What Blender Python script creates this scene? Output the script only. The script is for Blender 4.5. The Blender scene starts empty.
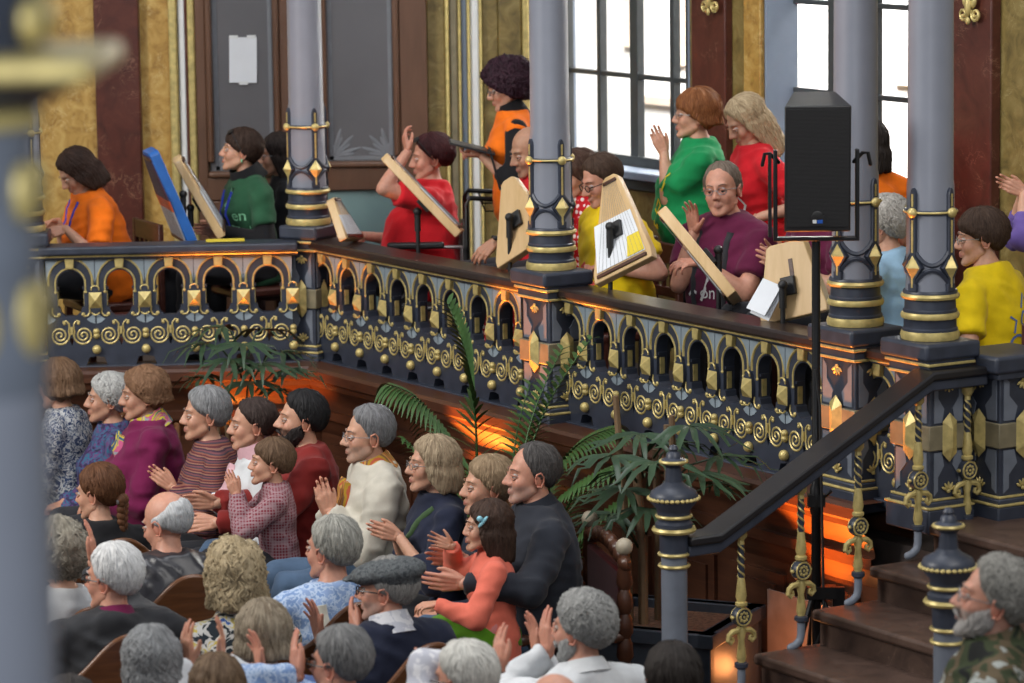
import bpy, bmesh, math, random
import numpy as np
from mathutils import Matrix, Vector
from mathutils.bvhtree import BVHTree
random.seed(7); RNG = np.random.RandomState(7)
SC = bpy.context.scene; COL = SC.collection
rad = math.radians
# ------------------------------------------------------------------ camera
FPX, HC, PITCH, ROLL = 3600.0, 3.95, rad(8.24), rad(.75)
cF = np.array([0, math.cos(PITCH), -math.sin(PITCH)])
cR0 = np.array([1.0, 0, 0]); cU0 = np.array([0, math.sin(PITCH), math.cos(PITCH)])
cR = cR0*math.cos(ROLL) - cU0*math.sin(ROLL); cU = cU0*math.cos(ROLL) + cR0*math.sin(ROLL)
CAM = np.array([0, 0, HC])
cd = bpy.data.cameras.new('camera'); cam = bpy.data.objects.new('camera', cd); COL.objects.link(cam)
cd.sensor_width = 36.0; cd.lens = 36.0*FPX/1024.0; cd.clip_end = 200; cd.clip_start = .1
M = Matrix.Identity(4)
for i in range(3):
    M[i][0], M[i][1], M[i][2], M[i][3] = cR[i], cU[i], -cF[i], CAM[i]
cam.matrix_world = M; SC.camera = cam
cd.dof.use_dof = True; cd.dof.focus_distance = 15.6; cd.dof.aperture_fstop = 3.6
# ------------------------------------------------------------------ world, lamps, exposure
SC.view_settings.view_transform = 'Standard'; SC.view_settings.look = 'None'
SC.view_settings.exposure = 0.0; SC.view_settings.gamma = 1.0; SC.view_settings.use_curve_mapping = False
W = bpy.data.worlds.new('world'); SC.world = W; W.use_nodes = True
W.node_tree.nodes['Background'].inputs[0].default_value = (.86, .92, 1.0, 1)
W.node_tree.nodes['Background'].inputs[1].default_value = .27
def lamp(name, kind, loc, tgt, power, color=(1, 1, 1), size=1.0, spot=None, blend=.5):
    l = bpy.data.lights.new(name, kind); l.energy = power; l.color = color
    if kind == 'AREA': l.shape = 'DISK'; l.size = size
    else: l.shadow_soft_size = size
    if spot: l.spot_size = rad(spot); l.spot_blend = blend
    o = bpy.data.objects.new(name, l); COL.objects.link(o); o.location = loc
    o.rotation_euler = (Vector(tgt)-Vector(loc)).to_track_quat('-Z', 'Y').to_euler()
    return o
lamp('hall_light', 'AREA', (-7.5, 12.0, 6.2), (-.2, 17, 1.3), 640, (1, .96, .90), 3.5)
lamp('dome_light', 'AREA', (-.5, 14.0, 9.5), (-.3, 16, 1), 330, (.96, .97, 1), 5.0)
lamp('daylight_outside', 'AREA', (.62, 22.5, 5.2), (1.75, 24.0, 2.2), 1300, (1, .99, .97), 3.0)
lamp('daylight_street', 'AREA', (3.4, 20.0, 5.2), (5.0, 21.2, 2.2), 650, (1, .99, .97), 3.0)
lamp('window_daylight', 'AREA', (4.6, 20.6, 4.6), (.5, 17.2, 1.8), 110, (.95, .97, 1), 1.6)
lamp('stage_fill', 'AREA', (3.0, 9.0, 7.0), (.8, 16.8, 1.8), 230, (1, .97, .93), 4.0)  # added soft front fill for the players' faces, not a lamp of the hall
lamp('gallery_fill', 'AREA', (-.5, .2, 4.6), (-.3, 4, 3.3), 120, (.9, .95, 1), 1.0)  # added fill that brightens the near column, no fixture in the gallery

# ------------------------------------------------------------------ helpers
def ray(x, y): return cF*FPX + cR*(x-512) - cU*(y-341.5)
def atY(x, y, Y):
    d = ray(x, y); return CAM + d*(Y/d[1])
def atZ(x, y, z):
    d = ray(x, y); return CAM + d*((z-HC)/d[2])
RD = np.array([math.cos(rad(58.5)), -math.sin(rad(58.5)), 0]); ND = np.array([-RD[1], RD[0], 0])  # along the railing / away from audience
RA = np.array([-.97, 18.69, 0])
def RP(t, o=0, z=0): return RA + RD*t + ND*o + np.array([0, 0, z])
def onwall(x, y, o):
    d = ray(x, y); k = ((RA+ND*o-CAM) @ ND)/(d @ ND); p = CAM+d*k
    return (p-RA) @ RD, p[2]
def rotz(a):
    c, s = math.cos(a), math.sin(a); return np.array([[c, -s, 0], [s, c, 0], [0, 0, 1.0]])
def rotx(a):
    c, s = math.cos(a), math.sin(a); return np.array([[1.0, 0, 0], [0, c, -s], [0, s, c]])
def roty(a):
    c, s = math.cos(a), math.sin(a); return np.array([[c, 0, s], [0, 1.0, 0], [-s, 0, c]])
def unit(v):
    v = np.asarray(v, float); n = np.linalg.norm(v); return v/n if n > 1e-9 else v
class MB:
    def __init__(s): s.v = []; s.f = []; s.m = []
    def add(s, V, Fs, m=0, T=None, off=None):
        b = len(s.v)
        for p in V:
            p = np.asarray(p, float)
            if T is not None: p = T @ p
            if off is not None: p = p + off
            s.v.append((float(p[0]), float(p[1]), float(p[2])))
        for q in Fs: s.f.append(tuple(b+i for i in q)); s.m.append(m)
        return s
    def box(s, c, d, T=None, off=None, m=0, ch=0):
        x, y, z = c; a, b, e = d[0]/2, d[1]/2, d[2]/2
        V = [(x+i*a, y+j*b, z+k*e) for i in (-1, 1) for j in (-1, 1) for k in (-1, 1)]
        return s.add(V, [(0, 1, 3, 2), (4, 6, 7, 5), (0, 4, 5, 1), (2, 3, 7, 6), (0, 2, 6, 4), (1, 5, 7, 3)], m, T, off)
    def tube(s, pts, r, n=8, m=0, T=None, off=None, sq=1.0, round_ends=False, up=None):
        pts = [np.asarray(p, float) for p in pts]
        r = [r]*len(pts) if np.isscalar(r) else list(r)
        if round_ends:
            d0 = unit(pts[0]-pts[1]); d1 = unit(pts[-1]-pts[-2])
            a = [pts[0]+d0*r[0]*q for q in (.98, .8, .45)]; b = [pts[-1]+d1*r[-1]*q for q in (.45, .8, .98)]
            ra = [r[0]*q for q in (.2, .6, .89)]; rb = [r[-1]*q for q in (.89, .6, .2)]
            pts = a+pts+b; r = ra+r+rb
        V = []; k = len(pts); t = unit(pts[1]-pts[0])
        u = np.cross(t, (0, 0, 1) if up is None else up)
        if np.linalg.norm(u) < 1e-3: u = np.cross(t, (0, 1, 0))
        u = unit(u)
        for i in range(k):
            t = unit(pts[min(i+1, k-1)]-pts[max(i-1, 0)])
            u = unit(u - t*(u @ t)); w = np.cross(t, u)
            for j in range(n):
                a = 2*math.pi*j/n
                V.append(pts[i]+u*math.cos(a)*r[i]+w*math.sin(a)*r[i]*sq)
        Fs = [(i*n+j, i*n+(j+1) % n, (i+1)*n+(j+1) % n, (i+1)*n+j) for i in range(k-1) for j in range(n)]
        Fs += [tuple(range(n-1, -1, -1)), tuple((k-1)*n+j for j in range(n))]
        return s.add(V, Fs, m, T, off)
    def lathe(s, prof, n=24, m=0, T=None, off=None, a0=0):
        V = []; k = len(prof)
        for r, z in prof:
            for j in range(n):
                a = 2*math.pi*j/n+a0; V.append((r*math.cos(a), r*math.sin(a), z))
        Fs = [(i*n+j, i*n+(j+1) % n, (i+1)*n+(j+1) % n, (i+1)*n+j) for i in range(k-1) for j in range(n)]
        Fs += [tuple(range(n-1, -1, -1)), tuple((k-1)*n+j for j in range(n))]
        return s.add(V, Fs, m, T, off)
    def prism(s, poly, y0, y1, m=0, T=None, off=None):      # polygon in XZ, extruded along Y
        n = len(poly); V = [(p[0], y0, p[1]) for p in poly]+[(p[0], y1, p[1]) for p in poly]
        Fs = [tuple(range(n)), tuple(range(2*n-1, n-1, -1))]+[(i, i+n, (i+1) % n+n, (i+1) % n) for i in range(n)]
        return s.add(V, Fs, m, T, off)
    def slab(s, poly, z0, z1, m=0, T=None, off=None):       # polygon in XY, extruded along Z
        n = len(poly); V = [(p[0], p[1], z0) for p in poly]+[(p[0], p[1], z1) for p in poly]
        Fs = [tuple(range(n-1, -1, -1)), tuple(range(n, 2*n))]+[(i, (i+1) % n, (i+1) % n+n, i+n) for i in range(n)]
        return s.add(V, Fs, m, T, off)
    def ell(s, c, r, n=12, k=8, m=0, T=None, off=None, R=None):
        V = []; c = np.asarray(c, float)
        for i in range(1, k):
            e = math.pi*i/k-math.pi/2
            for j in range(n):
                a = 2*math.pi*j/n
                p = np.array([r[0]*math.cos(a)*math.cos(e), r[1]*math.sin(a)*math.cos(e), r[2]*math.sin(e)])
                V.append((R @ p if R is not None else p)+c)
        b = np.array([0, 0, -r[2]]); t = np.array([0, 0, r[2]])
        V += [(R @ b if R is not None else b)+c, (R @ t if R is not None else t)+c]
        L = len(V)-2
        Fs = [(i*n+j, i*n+(j+1) % n, (i+1)*n+(j+1) % n, (i+1)*n+j) for i in range(k-2) for j in range(n)]
        Fs += [(L, (j+1) % n, j) for j in range(n)]+[((k-2)*n+j, (k-2)*n+(j+1) % n, L+1) for j in range(n)]
        return s.add(V, Fs, m, T, off)
    def torus(s, c, R0, r0, n=24, k=8, m=0, T=None, off=None, a0=0, a1=2*math.pi, axis='z', sq=1):
        pts = []
        full = abs(a1-a0-2*math.pi) < 1e-6
        for i in range(n+1):
            a = a0+(a1-a0)*i/n
            p = (math.cos(a)*R0, math.sin(a)*R0, 0) if axis == 'z' else (math.cos(a)*R0, 0, math.sin(a)*R0)
            pts.append(np.asarray(c, float)+p)
        return s.tube(pts, r0, k, m, T, off)
    def pyramid(s, c, w, h, d, m=0, T=None, off=None):      # raised boss on a plane y = c.y, pointing to -Y
        x, y, z = c
        V = [(x-w/2, y, z-h/2), (x+w/2, y, z-h/2), (x+w/2, y, z+h/2), (x-w/2, y, z+h/2), (x, y-d, z)]
        return s.add(V, [(0, 1, 4), (1, 2, 4), (2, 3, 4), (3, 0, 4), (3, 2, 1, 0)], m, T, off)
def mk(name, V, Fs, mats, parent=None, mi=None, angle=40, smooth=True, attr=None):
    me = bpy.data.meshes.new(name); me.from_pydata([tuple(p) for p in V], [], Fs)
    for m in (mats if isinstance(mats, (list, tuple)) else [mats]): me.materials.append(m)
    if mi is not None and any(mi): me.polygons.foreach_set('material_index', mi)
    if smooth:
        me.polygons.foreach_set('use_smooth', [True]*len(me.polygons))
        if angle: me.set_sharp_from_angle(angle=rad(angle))
    if attr is not None:
        a = me.color_attributes.new('Col', 'FLOAT_COLOR', 'POINT')
        c = np.ones((len(V), 4), np.float32); c[:, :3] = attr; a.data.foreach_set('color', c.ravel())
    me.update()
    o = bpy.data.objects.new(name, me); COL.objects.link(o)
    if parent is not None: o.parent = parent
    return o
def build(mb, name, mats, parent=None, angle=40, smooth=True):
    bm = bmesh.new(); vs = [bm.verts.new(p) for p in mb.v]
    for q, m in zip(mb.f, mb.m):
        try:
            fc = bm.faces.new([vs[i] for i in q]); fc.material_index = m; fc.smooth = smooth
        except ValueError: pass
    bmesh.ops.recalc_face_normals(bm, faces=bm.faces)
    me = bpy.data.meshes.new(name); bm.to_mesh(me); bm.free()
    for m in (mats if isinstance(mats, (list, tuple)) else [mats]): me.materials.append(m)
    if smooth and angle: me.set_sharp_from_angle(angle=rad(angle))
    o = bpy.data.objects.new(name, me); COL.objects.link(o)
    if parent is not None: o.parent = parent
    return o
def bev(o, w, seg=2):
    b = o.modifiers.new('bevel', 'BEVEL'); b.width = w; b.segments = seg; b.limit_method = 'ANGLE'; b.angle_limit = rad(35)
    return o
def tag(o, label, cat=None, group=None, kind=None):
    if label: o['label'] = label
    if cat: o['category'] = cat
    if group: o['group'] = group
    if kind: o['kind'] = kind
    return o
def thing(name, label, cat, loc=(0, 0, 0), rz=0, group=None):
    o = bpy.data.objects.new(name, None); COL.objects.link(o); o.empty_display_size = .1
    o.location = tuple(loc); o.rotation_euler = (0, 0, rz)
    return tag(o, label, cat, group)
def copy_tree(o, parent=None):
    c = o.copy(); COL.objects.link(c)
    if parent is not None: c.parent = parent
    for ch in list(o.children): copy_tree(ch, c)
    return c
def struct(mb, name, mat, **k): return tag(build(mb, name, mat, **k), None, kind='structure')

# ------------------------------------------------------------------ materials
def nodes(name):
    m = bpy.data.materials.new(name); m.use_nodes = True; nt = m.node_tree
    return m, nt, nt.nodes['Principled BSDF']
def N(nt, t, **k):
    n = nt.nodes.new(t)
    for a, b in k.items():
        if a.startswith('_'): setattr(n, a[1:], b)
        else: n.inputs[a.replace('__', ' ')].default_value = b
    return n
def ramp(nt, fac, stops, interp='LINEAR'):
    r = nt.nodes.new('ShaderNodeValToRGB'); e = r.color_ramp; e.interpolation = interp
    while len(e.elements) < len(stops): e.elements.new(.5)
    for el, (p, c) in zip(e.elements, stops): el.position = p; el.color = (*c, 1)
    nt.links.new(fac, r.inputs[0]); return r.outputs[0]
def coord(nt, scale=(1, 1, 1), kind='Object', rot=(0, 0, 0)):
    t = nt.nodes.new('ShaderNodeTexCoord'); mp = nt.nodes.new('ShaderNodeMapping')
    mp.inputs['Scale'].default_value = scale; mp.inputs['Rotation'].default_value = rot
    nt.links.new(t.outputs[kind], mp.inputs[0]); return mp.outputs[0]
def noise(nt, vec, scale, detail=3, rough=.5, dist=0):
    n = N(nt, 'ShaderNodeTexNoise', Scale=scale, Detail=detail, Roughness=rough, Distortion=dist)
    nt.links.new(vec, n.inputs['Vector']); return n.outputs[0]
def bump(nt, b, h, strength=.3, dist=.01):
    n = N(nt, 'ShaderNodeBump', Strength=strength, Distance=dist); nt.links.new(h, n.inputs['Height']); nt.links.new(n.outputs[0], b.inputs['Normal'])
def setb(b, color=None, rough=None, metal=None, spec=None):
    if color: b.inputs['Base Color'].default_value = (*color, 1)
    if rough is not None: b.inputs['Roughness'].default_value = rough
    if metal is not None: b.inputs['Metallic'].default_value = metal
    if spec is not None: b.inputs['Specular IOR Level'].default_value = spec
def paint(name, c, rough=.5, metal=0, var=.12, scale=14, bmp=.05, kind='Object'):
    m, nt, b = nodes(name); setb(b, c, rough, metal)
    n = noise(nt, coord(nt, kind=kind), scale, 4)
    lo = tuple(max(0, q*(1-var)) for q in c); hi = tuple(min(1, q*(1+var)) for q in c)
    nt.links.new(ramp(nt, n, [(.3, lo), (.7, hi)]), b.inputs['Base Color'])
    if bmp: bump(nt, b, n, bmp, .01)
    return m
def marble(name, base, dark, vein, scale=3, vs=2.5, rough=.28, mott=None):
    m, nt, b = nodes(name); setb(b, base, rough)
    v = coord(nt)
    n1 = noise(nt, v, scale, 8, .65, 1.2)
    c1 = ramp(nt, n1, [(.32, dark), (.5, base), (.68, mott or base)])
    n2 = noise(nt, v, vs, 6, .6, 2.2)
    mk_ = ramp(nt, n2, [(.485, (0, 0, 0)), (.5, (1, 1, 1)), (.515, (0, 0, 0))])
    n3 = noise(nt, v, vs*.7, 2)
    g = N(nt, 'ShaderNodeMath', _operation='MULTIPLY'); nt.links.new(mk_, g.inputs[0])
    nt.links.new(ramp(nt, n3, [(.5, (0, 0, 0)), (.62, (1, 1, 1))]), g.inputs[1])
    mx = N(nt, 'ShaderNodeMix', _data_type='RGBA'); nt.links.new(g.outputs[0], mx.inputs[0]); nt.links.new(c1, mx.inputs[6]); mx.inputs[7].default_value = (*vein, 1)
    nt.links.new(mx.outputs[2], b.inputs['Base Color']); return m
def wood(name, a, c, scale=(2, 2, 14), rough=.4, rot=(0, 0, 0), bm=.08):
    m, nt, b = nodes(name); setb(b, a, rough)
    n = noise(nt, coord(nt, scale, rot=rot), 3.0, 5, .6, .8)
    nt.links.new(ramp(nt, n, [(.3, a), (.7, c)]), b.inputs['Base Color']); bump(nt, b, n, bm, .01); return m
M_DARK = paint('slate_paint', (.033, .040, .060), .42, 0, .2)
M_GREY = paint('bluegrey_paint', (.15, .17, .21), .5, 0, .1)
M_PALE = paint('pale_bluegrey_paint', (.26, .32, .37), .55, 0, .1)
M_SHAFT = paint('column_paint', (.215, .23, .275), .34, 0, .05, 6, .02)
M_GOLD = paint('gold_paint', (.55, .44, .17), .40, .3, .22, 30, .1)
M_BAND = paint('dull_gold_band', (.22, .19, .12), .5, .2, .2)
M_GWALL = marble('ochre_marble', (.42, .25, .06), (.26, .14, .03), (.62, .48, .22), 11, 9, .4, (.52, .35, .11))
M_OLIVE = marble('olive_marble', (.20, .145, .045), (.11, .08, .026), (.34, .28, .13), 9, 5, .4, (.27, .21, .08))
M_RED = marble('red_marble', (.082, .024, .017), (.05, .016, .012), (.26, .14, .09), 6, 7.0, .3, (.11, .033, .022))
M_DOORW = wood('door_wood', (.105, .052, .030), (.15, .075, .044), (3, 3, .6), .38)
M_DWOOD = wood('dark_wood', (.050, .019, .011), (.095, .036, .018), (.8, .8, 9), .36)
M_CHAIR = wood('chair_wood', (.085, .030, .010), (.16, .062, .022), (1.2, 1.2, 10), .3)
M_STEP = marble('step_stone', (.075, .045, .034), (.045, .027, .021), (.14, .09, .07), 6, 4, .38, (.10, .062, .047))
M_RAIL = wood('rail_wood', (.020, .013, .012), (.034, .021, .017), (9, 9, 9), .3)
M_HRAIL = paint('handrail_lacquer', (.013, .012, .014), .35)
M_FLOOR = wood('floor_wood', (.10, .055, .03), (.16, .09, .05), (6, .6, 1), .4)
M_STAGEF = paint('stage_carpet', (.06, .045, .04), .85)
M_DOORG = paint('door_grey', (.125, .122, .13), .3, 0, .06, 3, 0)
M_TEAL = paint('teal_panel', (.22, .34, .34), .5, 0, .05, 5, 0)
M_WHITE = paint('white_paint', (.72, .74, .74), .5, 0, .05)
M_JAMB = paint('jamb_paint', (.21, .26, .34), .5, 0, .04)
M_IRON = paint('window_iron', (.045, .052, .055), .4, 0, .1)
M_BLACK = paint('black_plastic', (.013, .013, .014), .5, 0, .1, 40)
M_BMETAL = paint('black_metal', (.010, .010, .011), .35, .3, .1, 40)
M_PAPER = paint('white_paper', (.75, .78, .82), .8, 0, .03, 6, .02)
M_YPAPER = paint('yellow_paper', (.75, .58, .04), .8, 0, .03)
M_MAPLE = wood('maple_wood', (.56, .37, .17), (.66, .46, .24), (8, 1.2, 1.2), .4)
# ------------------------------------------------------------------ the setting
ZS = .98; ZB = 1.10
struct(MB().box((0, 11.5, -.05), (14, 21, .1)), 'floor', M_FLOOR)
LD = unit((1.28, .083, 0)); LN = np.array([-LD[1], LD[0], 0]); L0 = np.array([-2.42, 18.572, 0])
def LP(s, o=0, z=0): return L0 + LD*s + LN*o + np.array([0, 0, z])
poly = [LP(-2.6, 0)[:2], LP(1.36, 0)[:2], RP(-.1, 0)[:2], RP(7.4, .02)[:2], RP(7.4, 1.9)[:2], (.28, 20.3), (-5, 20.3)]
struct(MB().slab(poly, .80, ZS), 'floor', M_STAGEF)
def sweep(path, prof, mat, name):
    path = [np.asarray(p[:2], float) for p in path]; V = []; k = len(prof)
    for i, p in enumerate(path):
        ds = []
        if i > 0: ds.append(unit(p-path[i-1]))
        if i < len(path)-1: ds.append(unit(path[i+1]-p))
        ns = [np.array([d[1], -d[0]]) for d in ds]            # outward = to the audience
        n = unit(sum(ns)); n = n/max(.3, n @ ns[0])
        for o, z in prof: V.append((p[0]+n[0]*o, p[1]+n[1]*o, z))
    Fs = [(i*k+j, i*k+j+1, (i+1)*k+j+1, (i+1)*k+j) for i in range(len(path)-1) for j in range(k-1)]
    mb = MB(); mb.add(V, Fs); return struct(mb, name, mat, angle=30)
pth = [LP(-2.6), LP(1.33), RP(-.02), RP(4.85)]
sweep(pth, [(-.12, .9), (-.12, 1.16), (.19, 1.16), (.205, 1.145), (.205, 1.10), (.185, 1.085), (.18, 1.06), (.15, 1.03), (.115, .99), (.10, .95), (.10, .92)], M_DWOOD, 'trim_1')
sweep(pth, [(.10, .93), (.12, .925), (.12, .88), (.09, .87), (.07, .80), (.06, .79), (.06, .30), (.075, .28), (.085, .16), (.11, .15), (.11, 0)], M_DWOOD, 'wall_front')
pn = MB()
for s in np.arange(.1, 4.7, .52):
    T = np.column_stack([RD, ND, (0, 0, 1)])
    pn.box((s+.24, -.068, .54), (.40, .02, .40), T=T, off=RA); pn.box((s+.24, -.08, .54), (.30, .02, .30), T=T, off=RA)
struct(pn, 'trim_2', M_DWOOD)
# left wall (faces the hall), at Y = 20.3
YW = 20.3
def wx(px, py=100): return atY(px, py, YW)[0]
struct(MB().box((-2.45, YW+.1, 2.2), (5.4, .2, 4.4)), 'wall_left', M_GWALL)
nt_ = [2]
def lbox(x0, x1, z0, z1, d, mat, name=None):
    a, b = wx(x0), wx(x1)
    if name is None: nt_[0] += 1; name = 'trim_%d' % nt_[0]
    o = struct(MB().box(((a+b)/2, YW-d/2, (z0+z1)/2), (b-a, d, z1-z0)), name, mat); bev(o, min(.012, d*.3)); return o
lbox(97, 142, ZS, 4.4, .07, M_RED)
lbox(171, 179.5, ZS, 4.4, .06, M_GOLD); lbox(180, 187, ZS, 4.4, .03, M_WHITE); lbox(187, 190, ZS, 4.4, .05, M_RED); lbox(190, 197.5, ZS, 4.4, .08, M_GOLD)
lbox(428, 446, ZS, 4.4, .02, M_OLIVE); lbox(446, 450, ZS, 4.4, .06, M_GOLD); lbox(450, 459, ZS, 4.4, .04, M_BAND); lbox(459, 462, ZS, 4.4, .06, M_GOLD)
lbox(462, 468, ZS, 4.4, .03, M_JAMB); lbox(468, 471, ZS, 4.4, .07, M_GOLD); lbox(471, 480, ZS, 4.4, .05, M_WHITE); lbox(480, 483, ZS, 4.4, .06, M_GOLD)  # pale mouldings, their light colour also standing in for a sun patch
lbox(483, 499, ZS, 4.4, .02, M_OLIVE); lbox(499, 523, ZS, 4.4, .05, M_OLIVE); lbox(523, 530, ZS, 4.4, .08, M_GOLD); lbox(530, 562, ZS, 4.4, .02, M_OLIVE)
def door(n, x0, x1, p0, p1, zp, teal):
    a, b = wx(x0), wx(x1); c, d = wx(p0), wx(p1); t = bpy.data.objects.new('door_%d' % n, None); COL.objects.link(t); tag(t, None, kind='structure')
    mb = MB()
    for u, v in ((a, c), (d, b)): mb.box(((u+v)/2, YW-.045, 2.75), (v-u, .09, 3.3))
    mb.box(((a+b)/2, YW-.045, (zp-.13+zp)/2), (b-a, .088, .13)); 
    bev(build(mb, 'door_frame', M_DOORW, t), .008)
    m2 = MB(); w = .035
    for u, v in ((c, d),):
        m2.box((u+w/2, YW-.055, 2.9), (w, .11, 4.4-zp-.75)); m2.box((v-w/2, YW-.055, 2.9), (w, .11, 4.4-zp-.75)); m2.box(((u+v)/2, YW-.055, zp+w/2), (v-u, .11, w))
    bev(build(m2, 'panel_moulding', M_DOORW, t), .012)
    build(MB().box(((c+d)/2, YW-.03, (zp+4.2)/2), (d-c-.02, .06, 4.2-zp)), 'glass_panel', M_DOORG, t)
    m3 = MB(); u, v = c+w+.006, d-w-.006; z = zp+w+.006                      # etched border with corner sprays
    for q in (0,):
        m3.box((u+.012, YW-.061, (z+4.1)/2), (.022, .004, 4.1-z)); m3.box((v-.012, YW-.061, (z+4.1)/2), (.022, .004, 4.1-z)); m3.box(((u+v)/2, YW-.061, z+.012), (v-u, .004, .022))
        for sx, xo in ((1, u), (-1, v)):
            for i in range(9):
                an = rad(8+i*9.5); L = .11+.05*math.sin(i*2.1)
                m3.ell((xo+sx*(.02+math.cos(an)*L*.6), YW-.0615, z+.02+math.sin(an)*L*.6), (L*.5, .0035, .012), 8, 6, R=roty(-sx*an if sx > 0 else an))
    build(m3, 'etched_border', M_ETCH, t)
    if teal:
        build(MB().box(((c+d)/2, YW-.03, (ZS+zp-.13)/2), (d-c, .05, zp-.13-ZS)), 'lower_panel', M_TEAL, t)
        bev(build(MB().box((b-.06, YW-.05, (ZS+zp-.13)/2), (.12, .1, zp-.13-ZS)), 'door_post', M_DOORW, t), .008)
    else: bev(build(MB().box(((a+b)/2, YW-.04, (ZS+zp-.13)/2), (b-a, .08, zp-.13-ZS)), 'lower_panel', M_DOORW, t), .01)
    return t
M_ETCH = paint('etched_glass', (.185, .195, .215), .6, 0, .1)
z1 = atY(240, 176, YW)[2]; z2 = atY(360, 166, YW)[2]
door(1, 198, 292, 208, 281, z1, False); door(2, 322, 428, 322, 400, z2, True)
a = atY(243, 60, YW-.07)
pp = thing('paper_notice', 'blank white paper sheet taped to the grey door panel', 'paper', (a[0], YW-.07, a[2]))
pm = MB().box((0, 0, 0), (.155, .003, .255), T=roty(rad(1.2)))
build(pm, 'sheet', M_PAPER, pp)
for x, z in ((-.05, .13), (.05, .13), (0, -.13)): build(MB().box((x, -.003, z), (.05, .002, .018)), 'tape', M_WHITE, pp)
# right wall with the windows: parallel to the railing, 1.9 m behind it
OW = 1.9
WT = np.column_stack([RD, ND, (0, 0, 1)])
def tw(px, py=90, o=0): return onwall(px, py, OW+o)[0]
def rbox(mb, t0, t1, z0, z1, o0, o1): return mb.box(((t0+t1)/2, (o0+o1)/2, (z0+z1)/2), (t1-t0, o1-o0, z1-z0), T=WT, off=RA)
W1a, W1b = tw(546), tw(690); W2a, W2b = tw(766), tw(955)
Z1 = onwall(640, 172, OW)[1]; Z2 = onwall(890, 203, OW)[1]
wb = MB(); T0, T1 = -1.25, 8.0
rbox(wb, T0, W1a, 0, 4.4, OW, OW+.19); rbox(wb, W1b, W2a, 0, 4.4, OW, OW+.19); rbox(wb, W2b, T1, 0, 4.4, OW, OW+.19)
rbox(wb, W1a, W1b, 0, Z1, OW, OW+.19); rbox(wb, W2a, W2b, 0, Z2, OW, OW+.19); rbox(wb, W1a, W1b, 4.1, 4.4, OW, OW+.19); rbox(wb, W2a, W2b, 4.1, 4.4, OW, OW+.19)
struct(wb, 'wall_right', M_OLIVE)
def rstrip(p0, p1, d, mat):
    nt_[0] += 1; mb = MB(); rbox(mb, tw(p0), tw(p1), ZS, 4.4, OW-d, OW); o = struct(mb, 'trim_%d' % nt_[0], mat); bev(o, .008); return o
rstrip(699, 733, .05, M_RED); rstrip(962, 1001, .06, M_RED); rstrip(748, 765, .03, M_GWALL); rstrip(955, 961, .03, M_GOLD)
mg, ntg, bg = nodes('window_glass')
for l in list(ntg.links): ntg.links.remove(l)
tr_ = ntg.nodes.new('ShaderNodeBsdfTransparent'); gl_ = ntg.nodes.new('ShaderNodeBsdfGlossy'); gl_.inputs['Roughness'].default_value = .05
mx_ = ntg.nodes.new('ShaderNodeMixShader'); mx_.inputs[0].default_value = .06
ntg.links.new(tr_.outputs[0], mx_.inputs[1]); ntg.links.new(gl_.outputs[0], mx_.inputs[2]); ntg.links.new(mx_.outputs[0], ntg.nodes['Material Output'].inputs[0])
def window(n, ta, tb, zs, bars, mull):
    t = bpy.data.objects.new('window_%d' % n, None); COL.objects.link(t); tag(t, None, kind='structure')
    g = .13 if n == 1 else .16
    m = MB()
    for tt, w in mull: rbox(m, tt-w/2, tt+w/2, zs, 4.1, OW+g, OW+g+.05)
    for z in bars: rbox(m, ta, tb, z-.014, z+.014, OW+g+.005, OW+g+.045)
    rbox(m, ta, tb, zs, zs+.06, OW+g-.005, OW+g+.055)
    bev(build(m, 'window_frame', M_IRON, t), .004)
    m = MB(); rbox(m, ta, tb, zs, 4.1, OW+g+.022, OW+g+.028); build(m, 'window_pane', mg, t)
    m = MB(); rbox(m, ta-.02, tb+.02, zs-.04, zs+.005, OW-.06, OW+g); bev(build(m, 'window_sill', M_JAMB, t), .008)
    m = MB(); rbox(m, ta-.02, tb+.02, zs-.10, zs-.04, OW-.03, OW+.02); bev(build(m, 'sill_moulding', M_IRON, t), .008)
    m = MB(); rbox(m, ta-.004, ta+.012, zs, 4.1, OW-.005, OW+.195); rbox(m, tb-.012, tb+.004, zs, 4.1, OW-.005, OW+.195); build(m, 'window_jamb', M_JAMB, t)
zb = [onwall(610, 74, OW+.13)[1], onwall(610, -14, OW+.13)[1]]
window(1, W1a, W1b, Z1, zb, [(tw(566, 90, .14), .05), (tw(600, 90, .14), .035), (tw(635, 90, .14), .075), (tw(673, 90, .14), .035), (tw(690, 90, .14), .06)])
window(2, W2a, W2b, Z2, [onwall(890, 99, OW+.16)[1], onwall(890, 7, OW+.16)[1]], [(tw(789, 90, .17), .05), (tw(832, 90, .17), .05), (tw(874, 90, .17), .04), (tw(912, 90, .17), .05), (tw(948, 90, .17), .05)])
# facade of the house across the street, seen through the panes
M_FACADE = paint('facade_plaster', (.80, .78, .75), .9, 0, .1, 1.2)
M_FACADE2 = paint('facade_stone', (.62, .50, .40), .9, 0, .15, 4)
fc = MB(); rbox(fc, -9, 9, -2, 6, 5.6, 5.9); struct(fc, 'exterior_wall', M_FACADE)
struct(MB().box((4.55, -.10, .36), (.9, .012, .62), T=WT, off=RA), 'trim_40', paint('pale_stone_panel', (.34, .24, .20), .6)); fs = MB()
for t0, z0, w, h in ((-4.95, 2.2, .12, 1.4), (-4.6, 2.35, .5, .05), (-5.4, 1.9, .9, .06), (-5.6, 2.3, .10, 1.2), (-3.6, 2.0, .9, .05), (-3.0, 2.6, .3, .05), (-2.4, 2.2, .4, .25)):
    rbox(fs, t0, t0+w, z0, z0+h, 5.55, 5.62)
struct(fs, 'exterior_wall_trim', M_FACADE2)

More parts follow.
